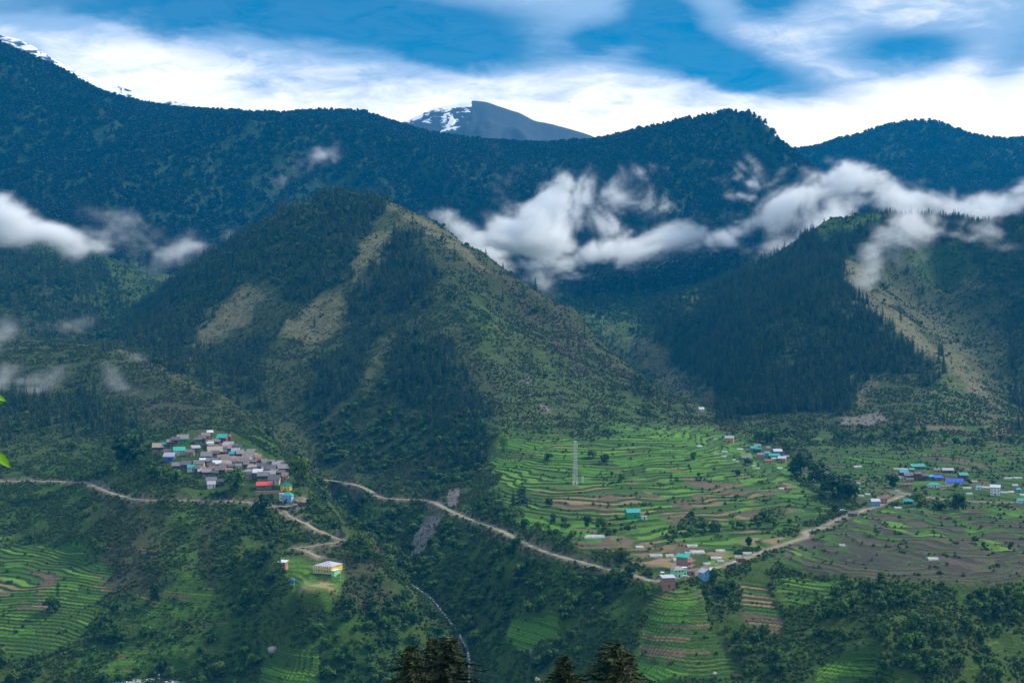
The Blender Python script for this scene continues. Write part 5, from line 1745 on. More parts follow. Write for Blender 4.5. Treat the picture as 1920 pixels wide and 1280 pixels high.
def house(px, py, wpx, roof='slate', wall='wood', st=2, label='', group=None, yaw=12, form='gable', dr=.62, name='house', cat='house', rise=None, balcony=False, low=None, porch=False, at=None, hs=2.5):
    """px, py: middle of the roof in the photo; wpx: its width there"""
    hh = at if at is not None else hit(px, py + 12)
    if hh is None:
        return None
    for _ in range(3):
        s = F / hh[1]
        w = wpx / s / (1 + .35 * abs(math.sin(R(yaw))))
        d = max(3.0, w * dr) if wpx * 1.0 < 200 else w * dr
        H = st * hs
        rs = rise if rise is not None else .40 * d
        if at is None:
            hh = hit(px, py + (H + rs * .45) * s * .96)
            if hh is None: return None
    root = link(bpy.data.objects.new(name, None))
    root.location = hh; root.rotation_euler = (0, 0, R(yaw))
    wo = link(bpy.data.objects.new('wall', walls(w, d, H, rs, form, WALL[wall])), root)
    if low and st >= 2:   # stone lower storey, a little proud
        link(bpy.data.objects.new('lower_storey', boxes('lower_storey', [(-w / 2 - .04, w / 2 + .04, -d / 2 - .04, d / 2 + .04, -3.6, hs * .95)], WALL[low])), root)
    rm = gable(w, d, H, rs, form=form, oh=min(.55, .09 * w)); rm.materials.clear(); rm.materials.append(ROOF[roof])
    link(bpy.data.objects.new('roof', rm), root)
    nw = max(1, int(w / 2.3))
    for k in range(st):
        for i in range(nw):
            x = -w / 2 + (i + .5) * w / nw
            if k == 0 and i == nw // 2:
                do = bpy.data.objects.new('door', boxes('door', [(x - .45, x + .45, -d / 2 - .09, -d / 2 - .02, .05, 1.95)], M_DOOR)); link(do, root)
            else:
                window_parts(root, x, -d / 2 - (.04 if (k == 0 and low) else 0), k * hs + .85, .9, 1.1)
        if yaw > 8:
            window_parts(root, -w / 2 - (.04 if (k == 0 and low) else 0), 0, k * hs + .85, .9, 1.1, 'l')
        elif yaw < -8:
            window_parts(root, w / 2 + (.04 if (k == 0 and low) else 0), 0, k * hs + .85, .9, 1.1, 'r')
    if balcony and st >= 2:
        n = max(3, int(w / 1.4))
        bl = [(-w / 2 - .1, w / 2 + .1, -d / 2 - 1.0, -d / 2 - .05, hs - .1, hs + .02), (-w / 2 - .1, w / 2 + .1, -d / 2 - 1.0, -d / 2 - .94, hs + .75, hs + .85)]
        bl += [(-w / 2 + i * w / n - .04, -w / 2 + i * w / n + .04, -d / 2 - .99, -d / 2 - .93, hs + .03, H - .1) for i in range(n + 1)]
        link(bpy.data.objects.new('balcony', boxes('balcony', bl, WALL['wood'])), root)
    tag(root, label, cat, group)
    return root, hh, w, d, H


ORD = ['first', 'second', 'third', 'fourth', 'fifth', 'sixth', 'seventh', 'eighth', 'ninth', 'tenth', 'eleventh', 'twelfth', 'thirteenth', 'fourteenth', 'fifteenth']
RNAME = {'slate': 'grey slate', 'dark': 'dark slate', 'light': 'pale slate', 'pink': 'reddish slate', 'tan': 'tan slab', 'teal': 'teal sheet', 'cyan': 'turquoise sheet', 'white': 'white sheet',
         'grey': 'grey sheet', 'blue': 'bright blue sheet', 'red': 'red sheet', 'yellow': 'yellow sheet', 'brown': 'brown'}

# the hillside village: roof centre and width in an enlarged view (x/5.333+250, y/5.333+780)
VILLAGE = [
    (250, 290, 120, 'tan', 'wood'), (332, 272, 78, 'teal', 'wood'), (375, 245, 80, 'pink', 'wood'), (425, 222, 80, 'slate', 'wood'), (495, 205, 128, 'slate', 'green'),
    (335, 345, 80, 'dark', 'teal'), (365, 383, 120, 'grey', 'blue'), (460, 330, 132, 'teal', 'cream'), (568, 345, 90, 'slate', 'tan'), (625, 308, 100, 'light', 'stone'),
    (765, 152, 70, 'white', 'tan'), (722, 180, 100, 'pink', 'tan'), (648, 222, 76, 'dark', 'wood'), (692, 207, 84, 'slate', 'wood'), (892, 197, 110, 'teal', 'red'), (950, 194, 60, 'brown', 'red'),
    (768, 268, 74, 'white', 'tan'), (955, 272, 110, 'light', 'wood'), (940, 305, 94, 'pink', 'wood'), (1048, 300, 104, 'dark', 'teal'), (812, 328, 176, 'tan', 'orange'),
    (1065, 358, 100, 'light', 'wood'), (985, 366, 66, 'cyan', 'teal'), (1172, 350, 90, 'slate', 'wood'), (1150, 385, 118, 'tan', 'wood'), (1225, 380, 56, 'light', 'stone'),
    (735, 378, 120, 'slate', 'teal'), (895, 403, 140, 'brown', 'wood'), (1100, 432, 120, 'slate', 'stone'), (1175, 420, 76, 'light', 'red'), (1250, 422, 78, 'brown', 'red'),
    (697, 432, 76, 'white', 'wood'), (775, 432, 84, 'slate', 'wood'), (660, 456, 112, 'slate', 'yellow'), (840, 458, 96, 'white', 'tan'), (935, 465, 100, 'pink', 'stone'),
    (440, 478, 110, 'slate', 'wood'), (535, 465, 100, 'dark', 'wood'), (580, 498, 80, 'teal', 'white'), (872, 514, 124, 'slate', 'wood'), (985, 492, 80, 'dark', 'wood'),
    (1050, 484, 70, 'light', 'cream'), (1185, 503, 86, 'pink', 'yellow'), (1272, 484, 110, 'dark', 'wood'), (1345, 463, 100, 'slate', 'wood'), (1310, 440, 76, 'pink', 'wood'), (1385, 443, 60, 'slate', 'wood'),
    (1378, 508, 106, 'dark', 'stone'), (1432, 470, 84, 'light', 'wood'), (1492, 500, 128, 'slate', 'wood'), (740, 545, 110, 'slate', 'wood'), (820, 552, 70, 'dark', 'wood'),
    (1096, 556, 60, 'grey', 'green'), (1160, 548, 82, 'light', 'blue'), (1248, 545, 104, 'white', 'wood'), (1300, 576, 118, 'slate', 'wood'), (1385, 560, 84, 'light', 'wood'), (1480, 554, 80, 'slate', 'wood'),
    (1512, 590, 58, 'brown', 'rose'), (1412, 610, 122, 'dark', 'cream'), (1130, 470, 60, 'slate', 'wood'), (1210, 450, 60, 'dark', 'wood'), (905, 345, 70, 'dark', 'teal'), (1005, 415, 80, 'slate', 'wood'),
    (780, 632, 120, 'dark', 'wood'), (882, 638, 78, 'dark', 'teal'), (780, 664, 92, 'grey', 'white')]
_fr = random.Random(5)
for _ in range(400):
    if len(VILLAGE) > 108: break
    X, Y = _fr.uniform(640, 1540), _fr.uniform(225, 590)
    if Y < 300 + (X - 1000) * .33 - 20 or (X < 760 and Y < 400) or (Y > 590 - (1200 - X) * .08 and X < 1050) or (980 < X < 1110 and Y > 500): continue
    if min(math.hypot((X - v[0]) / 46, (Y - v[1]) / 14) for v in VILLAGE) < 1: continue
    VILLAGE.append((X, Y, _fr.uniform(55, 88), _fr.choice(['slate', 'dark', 'slate', 'light', 'pink', 'brown']), _fr.choice(['wood', 'wood', 'stone', 'tan'])))
rows_ = sorted(VILLAGE, key=lambda t: t[1])
bounds = [215, 275, 312, 347, 375, 405, 435, 462, 490, 520, 560, 600, 700]
rname = ['top', 'second', 'third', 'fourth', 'fifth', 'sixth', 'seventh', 'eighth', 'ninth', 'tenth', 'eleventh', 'twelfth', 'lowest']
lo_b = 0
for bi, hi_b in enumerate(bounds):
    row = sorted([t for t in VILLAGE if lo_b <= t[1] < hi_b], key=lambda t: t[0])
    lo_b = hi_b
    for i, (X, Y, W, rf, wl) in enumerate(row):
        r_ = random.Random(int(X * 7 + Y))
        pos = 'leftmost' if i == 0 else ('rightmost' if i == len(row) - 1 else ORD[i] + ' from left')
        lb = f'{RNAME[rf]} roofed {"" if wl in ("wood", "stone", "tan") else wl + " "}house, {pos} in {rname[bi]} row of hillside village'
        st_ = 2
        house(250 + X / 5.333, 780 + Y / 5.333, W / 5.333 * .9, rf, wl, st_, lb, 'houses of the hillside village', r_.uniform(-6, 26), 'gable' if r_.random() > .15 else 'mono', r_.uniform(.75, .95),
              low=('stone' if wl == 'wood' else None), balcony=(wl in ('wood', 'teal', 'red', 'orange') and r_.random() > .3), rise=None, hs=1.7)
house(250 + 1308 / 5.333, 780 + 677 / 5.333, 29, 'red', 'stone', 1, 'long low house with bright red sheet roof at the lower end of the hillside village', None, 8, 'mono', .5, rise=2.4)
house(250 + 1530 / 5.333, 780 + 672 / 5.333, 19, 'teal', 'yellow', 2, 'small yellow temple like house with teal pointed roof above the blue one', None, -10, 'hip', .8, rise=2.2, hs=2.2)
house(250 + 1545 / 5.333, 780 + 774 / 5.333, 19, 'teal', 'lilac', 2, 'small lilac blue house with teal pointed roof beside the village road', None, -8, 'hip', .85, rise=2.4, hs=2.2)
house(250 + 1492 / 5.333, 780 + 768 / 5.333, 12, 'white', 'white', 2, 'narrow white building between the terrace wall and the lilac blue house', None, 10, 'flat', .7)
# terrace wall under the red roof
h0 = hit(504, 926)
tw = link(bpy.data.objects.new('retaining_wall', boxes('retaining_wall', [(-11, 11, -.6, .6, -4, 2.6)], WALL['tan'])))
tw.location = h0; tw.rotation_euler = (0, 0, R(6)); tag(tw, 'long tan retaining wall below the red roofed house', 'wall')

# brick houses by the road
hA = house(1283, 1041, 27, 'teal', 'brick', 3, 'tall three storey brick house with teal roof rising behind the roadside houses', None, -30, 'gable', .95, rise=1.6, hs=3.1)
if hA:
    root, hh, w, d, H = hA
    for k in (1, 2):
        link(bpy.data.objects.new('balcony', boxes('balcony', [(w / 2 + .02, w / 2 + 1.5, -d / 2, d / 2, k * 3.1 - .12, k * 3.1 + .05), (w / 2 + 1.42, w / 2 + 1.5, -d / 2, d / 2, k * 3.1 + .06, k * 3.1 + .9)], WALL['rose'])), root)
        link(bpy.data.objects.new('floor_band', boxes('floor_band', [(-w / 2 - .06, w / 2 + .01, -d / 2 - .06, -d / 2 + .1, k * 3.1 - .15, k * 3.1 + .12)], M_CONC)), root)
house(1252, 1081, 25, 'grey', 'brick', 2, 'square two storey brick house with flat grey roof below the road bend', None, 10, 'mono', .8, rise=.9, hs=3.1)
house(1270, 1064, 23, 'light', 'mint', 2, 'pale green house with grey pointed roof next to the brick house by the road', None, 20, 'hip', .8, rise=1.7, hs=2.7)
house(1283, 1062, 9, 'white', 'mint', 2, 'narrow pale green annexe with white flat roof beside the pale green house', None, 10, 'flat', .9, hs=2.7)
house(1294, 1069, 20, 'dark', 'brick', 1, 'low dark roofed shed in front of the tall brick house', None, -12, 'mono', .7, rise=.8)
house(1322, 1069, 22, 'grey', 'sky', 2, 'light blue house with grey gable roof at the right of the roadside group', None, 28, 'side', .9, rise=1.9, hs=2.5)
house(1339, 1066, 16, 'white', 'rose', 2, 'small brick house with white roof at the right end of the roadside group', None, -18, 'gable', .8, rise=1.2, hs=2.4)
house(1242, 1071, 6, 'white', 'sky', 1, 'tiny light blue hut standing in the plot behind the two storey brick house', None, 5, 'flat', .9, name='hut', cat='hut')
house(1186, 957, 27, 'cyan', 'green', 2, 'turquoise roofed house with green wall alone at the edge of the terraces', None, 12, 'gable', .7, rise=2.2, hs=2.1)
house(1208, 966, 10, 'light', 'white', 1, 'small white walled shed right of the turquoise roofed house', None, 4, 'flat', .8, name='shed', cat='shed')
house(837, 1196, 24, 'white', 'stone', 1, 'stone mill hut with white roof beside the stream at the bottom of the gorge', None, -28, 'gable', .6, rise=1.3, name='hut', cat='hut')
house(1315, 765, 9, 'white', 'white', 1, 'tiny white hut alone in the side valley below the right mountain', None, 0, 'gable', .8, name='hut', cat='hut')
house(531, 1052, 17, 'white', 'rose', 1, 'small shed with white roof on the slope left of the school', None, -20, 'mono', .7, rise=1.0, name='shed', cat='shed')

# school: two storeys of yellow arcades under a wide grey roof
hS = house(616, 1055, 43, 'grey', 'yellow', 2, 'two storey yellow school with grey roof and arcades above the playing field', None, -24, 'hip', 1.0, rise=2.3, name='school', cat='school', hs=2.5)
if hS:
    root, hh, w, d, H = hS
    for k in (0, 1):
        bl = [(-w / 2, w / 2, -d / 2 - 1.6, -d / 2 - .1, k * 2.5 - .15, k * 2.5 + .02)]
        if k == 1:
            bl.append((-w / 2, w / 2, -d / 2 - 1.6, -d / 2 - 1.5, 2.53, 3.35))
        link(bpy.data.objects.new('veranda', boxes('veranda', bl, WALL['yellow' if k else 'white'])), root)
        n = 8
        for i in range(n + 1):
            x = -w / 2 + i * w / n
            link(bpy.data.objects.new('column', boxes('column', [(x - .18, x + .18, -d / 2 - 1.58, -d / 2 - 1.25, .03 + k * 3.35, 2.34 if k == 0 else 4.95)], M_POST)), root)
    link(bpy.data.objects.new('side_porch', boxes('side_porch', [(w / 2 + .02, w / 2 + 2.6, -d / 2 - 1.0, 0, -3, 2.2)], WALL['mint'])), root)
    link(bpy.data.objects.new('porch_roof', boxes('porch_roof', [(w / 2 - .3, w / 2 + 3.0, -d / 2 - 1.5, .3, 2.25, 2.4)], ROOF['white'])), root)

# blue water tank on a stand
h0 = hit(549, 1098)
tk = link(bpy.data.objects.new('water_tank', None)); tk.location = h0
V = []; Fc = []
for k, (r_, z_) in enumerate([(.02, 2.0), (1.45, 2.02), (1.5, 2.3), (1.5, 4.4), (1.2, 4.9), (.4, 5.1), (.4, 5.3), (.02, 5.32)]):
    for i in range(16):
        V.append((r_ * math.cos(i * math.pi / 8), r_ * math.sin(i * math.pi / 8), z_))
for k in range(7):
    for i in range(16):
        Fc.append((k * 16 + i, k * 16 + (i + 1) % 16, (k + 1) * 16 + (i + 1) % 16, (k + 1) * 16 + i))
link(bpy.data.objects.new('tank', mesh_np('tank', np.array(V), np.array(Fc), simple_mat('blue tank plastic', (0.01, 0.16, 0.36), .4, .15, .5), True)), tk)
for sx in (-1, 1):
    for sy in (-1, 1):
        link(bpy.data.objects.new('leg', boxes('leg', [(sx * 1 - .1, sx * 1 + .1, sy * 1 - .1, sy * 1 + .1, -1, 2.0)], M_POST)), tk)
tag(tk, 'blue water tank on legs left of the playing field', 'water tank')
h0 = hit(639, 1090)
pl = link(bpy.data.objects.new('flag_pole', boxes('flag_pole', [(-.12, .12, -.12, .12, -.5, 9.0)], M_POST)))
pl.location = h0; tag(pl, 'thin pale pole at the right edge of the school yard', 'pole')

# polytunnels: a low arch of milky plastic over hoops
def plastic_mat():
    m, b, out = new_mat('milky plastic sheet')
    p = b.n('ShaderNodeBsdfPrincipled'); p.inputs['Roughness'].default_value = .35
    tc = b.n('ShaderNodeTexCoord').outputs['Object']
    oi = b.n('ShaderNodeObjectInfo').outputs['Random']
    n = b.noise(b.v('ADD', tc, b.xyz(b.m('MULTIPLY', oi, 40), 0, 0)), .35, 5, .7)
    b.put(p.inputs['Base Color'], b.mix(b.ss(n, .36, .62), (0.26, 0.30, 0.23), (0.52, 0.53, 0.45)))
    tr = b.n('ShaderNodeBsdfTransparent')
    mx = b.n('ShaderNodeMixShader'); mx.inputs[0].default_value = .18
    b.t.links.new(p.outputs[0], mx.inputs[1]); b.t.links.new(tr.outputs[0], mx.inputs[2])
    b.t.links.new(mx.outputs[0], out.inputs[0])
    return m


M_PLAS = plastic_mat()
M_HOOP = simple_mat('hoop pipe', (.35, .35, .34), .5, .2, 1)


def tunnel(px, py, wpx, hpx, label, yaw=8):
    hh = hit(px, py + hpx * .3)
    if hh is None: return
    s = F / hh[1]
    L = wpx / s; D = max(3.5, min(hpx / s * 2.8, L * 1.0)); H = max(1.6, hpx / s * .55)
    root = link(bpy.data.objects.new('greenhouse_tunnel', None)); root.location = hh - np.array([0, 0, .35]); root.rotation_euler = (0, 0, R(yaw))
    n = 9; nl = max(3, int(L / 1.8))
    V = []; Fc = []
    rr = random.Random(int(px))
    for i in range(nl + 1):
        sag = rr.uniform(-.12, .04)
        for j in range(n + 1):
            a = math.pi * j / n
            V.append((-L / 2 + L * i / nl, -D / 2 * math.cos(a), .25 + (H + (sag if i % 2 else 0)) * math.sin(a) ** .8))
    for i in range(nl):
        for j in range(n):
            a = i * (n + 1) + j
            Fc.append((a, a + n + 1, a + n + 2, a + 1))
    link(bpy.data.objects.new('cover', mesh_np('cover', np.array(V), np.array(Fc), M_PLAS, True)), root)
    for sx in (-1, 1):
        V = [(sx * L / 2, -D / 2 * math.cos(math.pi * j / n), .25 + H * .97 * math.sin(math.pi * j / n) ** .8) for j in range(n + 1)] + [(sx * L / 2, D / 2, -1), (sx * L / 2, -D / 2, -1)]
        me = bpy.data.meshes.new('end_sheet'); me.from_pydata(V, [], [tuple(range(len(V)))]); me.materials.append(M_PLAS)
        link(bpy.data.objects.new('end_sheet', me), root)
    link(bpy.data.objects.new('base_rail', boxes('base_rail', [(-L / 2, L / 2, -D / 2 - .08, -D / 2 + .02, -1, .3), (-L / 2, L / 2, D / 2 - .02, D / 2 + .08, -1, .3)], M_HOOP)), root)
    tag(root, label, 'greenhouse', 'plastic greenhouse tunnels')


for i, (px, py, w, h, lb) in enumerate(TUN):
    tunnel(px, py, w, h, lb, random.Random(i).uniform(-14, 14) if py < 990 else 4)

for (px, py, w, rf, wl, st_, lb, yw, fm) in FARV:
    house(px, py, w, rf, wl, st_, lb, None, yw, fm, .6 if w < 20 else .42, hs=2.3)

# lattice mast and its small neighbour
M_STEEL = simple_mat('galvanised steel', (0.55, 0.56, 0.58), .5, .15, 1, .2)


def bar(V, Fc, p, q, r_):
    p = Vector(p); q = Vector(q); d = (q - p).normalized(); x = d.orthogonal().normalized(); y = d.cross(x); s = len(V)
    for c in (p, q):
        for (a, b_) in ((1, 1), (-1, 1), (-1, -1), (1, -1)):
            V.append(tuple(c + x * a * r_ + y * b_ * r_))
    for i in range(4):
        Fc.append((s + i, s + (i + 1) % 4, s + 4 + (i + 1) % 4, s + 4 + i))


def lattice(px, py, hpx, w0, w1, label, r_=.09, name='lattice_mast'):
    hh = hit(px, py)
    H = hpx / F * hh[1]
    root = link(bpy.data.objects.new(name, None)); root.location = hh; root.rotation_euler = (0, 0, R(25))
    cs = [(1, 1), (-1, 1), (-1, -1), (1, -1)]
    wd = lambda z: w0 + (w1 - w0) * min(1, z / (H * .7))
    for (sx, sy) in cs:
        V = []; Fc = []
        for k in range(6):
            z0, z1 = H * k / 6, H * (k + 1) / 6
            bar(V, Fc, (sx * wd(z0), sy * wd(z0), z0 - (1 if k == 0 else 0)), (sx * wd(z1), sy * wd(z1), z1), r_ * 1.3)
        link(bpy.data.objects.new('leg', mesh_np('leg', np.array(V), np.array(Fc), M_STEEL)), root)
    z = 0
    while z < H - .5:
        st_ = min(max(2.0, wd(z) * 1.9), H - z)
        V = []; Fc = []
        for i in range(4):
            a = cs[i]; b_ = cs[(i + 1) % 4]
            bar(V, Fc, (a[0] * wd(z), a[1] * wd(z), z), (b_[0] * wd(z + st_), b_[1] * wd(z + st_), z + st_), r_ * .7)
            bar(V, Fc, (b_[0] * wd(z), b_[1] * wd(z), z), (a[0] * wd(z + st_), a[1] * wd(z + st_), z + st_), r_ * .7)
            bar(V, Fc, (a[0] * wd(z), a[1] * wd(z), z), (b_[0] * wd(z), b_[1] * wd(z), z), r_ * .7)
        link(bpy.data.objects.new('cross_brace', mesh_np('cross_brace', np.array(V), np.array(Fc), M_STEEL)), root)
        z += st_
    tag(root, label, 'mast')
    return root, H


mt, H = lattice(1078.5, 906, 80, 1.75, 1.0, 'tall grey lattice mast standing on the green terraces', .06)
for i, (z, a) in enumerate(((H - 1.5, 0), (H - 1.8, 2.1), (H - 1.6, 4.2), (H - 4.5, 1.0))):
    x, y = 1.5 * math.cos(a), 1.5 * math.sin(a)
    link(bpy.data.objects.new('antenna', boxes('antenna', [(x - .22, x + .22, y - .15, y + .15, z - 1.1, z + 1.1)], M_POST)), mt)
V = []; Fc = []
for i in range(12):
    V += [(1.4 + .65 * math.cos(i * math.pi / 6), -1.2, H * .87 + .65 * math.sin(i * math.pi / 6)), (1.4 + .5 * math.cos(i * math.pi / 6), -.8, H * .87 + .5 * math.sin(i * math.pi / 6))]
me = bpy.data.meshes.new('dish'); me.from_pydata(V, [], [tuple(range(0, 24, 2))] + [((2 * i), (2 * i + 2) % 24, (2 * i + 3) % 24, 2 * i + 1) for i in range(12)]); me.materials.append(WALL['white'])
link(bpy.data.objects.new('dish', me), mt)
link(bpy.data.objects.new('equipment_cabin', boxes('equipment_cabin', [(-3.2, -1.9, -2.2, -1, -1, 1.8), (-.4, 1.4, -3.2, -2.2, -1, 1.5)], WALL['white'])), mt)
m2, H2 = lattice(1092.5, 905, 13, .75, .6, 'short lattice frame beside the foot of the tall mast', .07, 'radio_mast')

# vehicles
def vehicle(px, py, L, col, label, kind='car', yaw=0):
    hh = hit(px, py)
    if hh is None: return
    root = link(bpy.data.objects.new('parked_' + kind, None)); root.location = hh; root.rotation_euler = (0, 0, R(yaw))
    mt_ = simple_mat(kind + ' paint', col, .35, .08, .5)
    H = 1.45 if kind == 'car' else 2.6
    W = 1.7 if kind == 'car' else 2.2
    prof = [(-.5, .35), (.5, .35), (.5, .8), (.33, .88), (.20, H), (-.32, H), (-.44, .9), (-.5, .8)] if kind == 'car' else [(-.5, .5), (.5, .5), (.5, 1.3), (.44, 2.1), (.30, 2.2), (.27, 1.2), (.24, 1.2), (.24, H), (-.5, H)]
    V = [(x * L, s * W / 2, z) for s in (-1, 1) for (x, z) in prof]; n = len(prof)
    Fc = [tuple(range(n)), tuple(range(2 * n - 1, n - 1, -1))] + [(i, n + i, n + (i + 1) % n, (i + 1) % n) for i in range(n)]
    me = bpy.data.meshes.new('body'); me.from_pydata(V, [], Fc); me.materials.append(mt_)
    link(bpy.data.objects.new('body', me), root)
    link(bpy.data.objects.new('window', boxes('window', [(-.30 * L if kind == 'car' else .30 * L, .2 * L if kind == 'car' else .42 * L, -W / 2 - .02, W / 2 + .02, .95 if kind == 'car' else 1.4, H - .15 if kind == 'car' else 1.95)], M_GLASS)), root)
    for sx in (-.32, .32):
        for sy in (-1, 1):
            V = []; Fc = []
            for yy in (sy * W / 2 - .1, sy * W / 2 + .1):
                for i in range(10):
                    V.append((sx * L + .34 * math.cos(i * .628), yy, .34 + .34 * math.sin(i * .628)))
            Fc = [tuple(range(10)), tuple(range(19, 9, -1))] + [(i, 10 + i, 10 + (i + 1) % 10, (i + 1) % 10) for i in range(10)]
            me = bpy.data.meshes.new('wheel'); me.from_pydata(V, [], Fc); me.materials.append(M_GLASS)
            link(bpy.data.objects.new('wheel', me), root)
    tag(root, label, kind)


vehicle(1378.5, 1056, 4.0, (.75, .75, .75), 'white car on the dirt road just right of the brick houses', 'car', 22)
vehicle(1389, 1053, 6.5, (.22, .07, .05), 'dark red truck on the road ahead of the white car', 'truck', 22)
vehicle(553.5, 947.5, 4.0, (.75, .75, .75), 'white car parked at the end of the village road', 'car', 10)
vehicle(564.5, 947, 5.5, (.10, .05, .05), 'dark red truck parked beside the white car at the village road end', 'truck', 0)
vehicle(1284.5, 1082, 5.0, (.80, .80, .78), 'white van parked under the tall brick house', 'car', 15)
vehicle(1683, 921.5, 4.6, (.8, .8, .8), 'white car on the road bend below the far village', 'car', 0)
vehicle(1580, 957.5, 4.6, (.8, .8, .8), 'white vehicle left of the grey stone house at the road bend', 'car', 0)

# boulders -------------------------------------------------------------------
M_ROCK = simple_mat('grey boulder', (0.30, 0.28, 0.265), .9, .35, .8)


def rock_mesh(seed):
    import bmesh
    r_ = random.Random(seed)
    bm = bmesh.new(); bmesh.ops.create_icosphere(bm, subdivisions=2, radius=.5)
    a = np.array([v.co for v in bm.verts])
    off = [Vector((r_.uniform(-1, 1), r_.uniform(-1, 1), r_.uniform(-1, 1))).normalized() for _ in range(7)]
    for v in bm.verts:
        for q in off:
            d = v.co.dot(q)
            if d > .33: v.co -= q * (d - .33) * .9
        v.co *= 1 + r_.uniform(-.04, .04)
    me = bpy.data.meshes.new('boulder'); bm.to_mesh(me); bm.free(); me.materials.append(M_ROCK)
    return me


ROCKS = [rock_mesh(i) for i in range(4)]
for i, (px, py, w, lb) in enumerate([
    (511, 1221, 21, 'large pale boulder on the terraces at the bottom left'), (996, 1224, 11, 'tall pale rock standing below the bright terraces in the gorge'), (1007, 1275, 13, 'brownish rock at the bottom edge left of the conifers'),
    (1340, 1264, 11, 'pale pinkish boulder on the narrow terraces at the bottom right'), (258, 1277, 9, 'brown boulder lying in the river'), (283, 1276, 10, 'round boulder in the white water of the river'),
    (290, 1262, 7, 'pinkish rock on the river bank, left one'), (297, 1266, 8, 'grey rock on the river bank, middle one'), (311, 1267, 9, 'grey block on the river bank, right one'), (1112, 1142, 10, 'pale rock outcrop in the scrub of the gorge slope')]):
    hh = hit(px, py)
    if hh is None: continue
    s = w / F * hh[1]
    o = link(bpy.data.objects.new('boulder', ROCKS[i % 4])); o.location = hh + np.array([0, 0, s * .15]); o.scale = (s, s * .8, s * (.75 if i != 1 else 1.4)); o.rotation_euler = (0, 0, i * 1.1)
    tag(o, lb, 'boulder')
proto('stone', ROCKS)
SR = np.zeros(GX.shape)
SR = ((NEARW > 0.2) & (NEARW < 1.8)) * .12 + (ROCKM > .35) * (NEARW > 6) * .16 * (GY < 1450)
P, i, j = sample(SR, 6000)
sz = rng.uniform(.35, 1.3, len(P)) * rng.uniform(.6, 1.3, len(P))
gn_scatter('rubble', 'stone', P, np.c_[sz, sz * .8, sz * .7], rng.uniform(0, 6, len(P)), sz * 0)

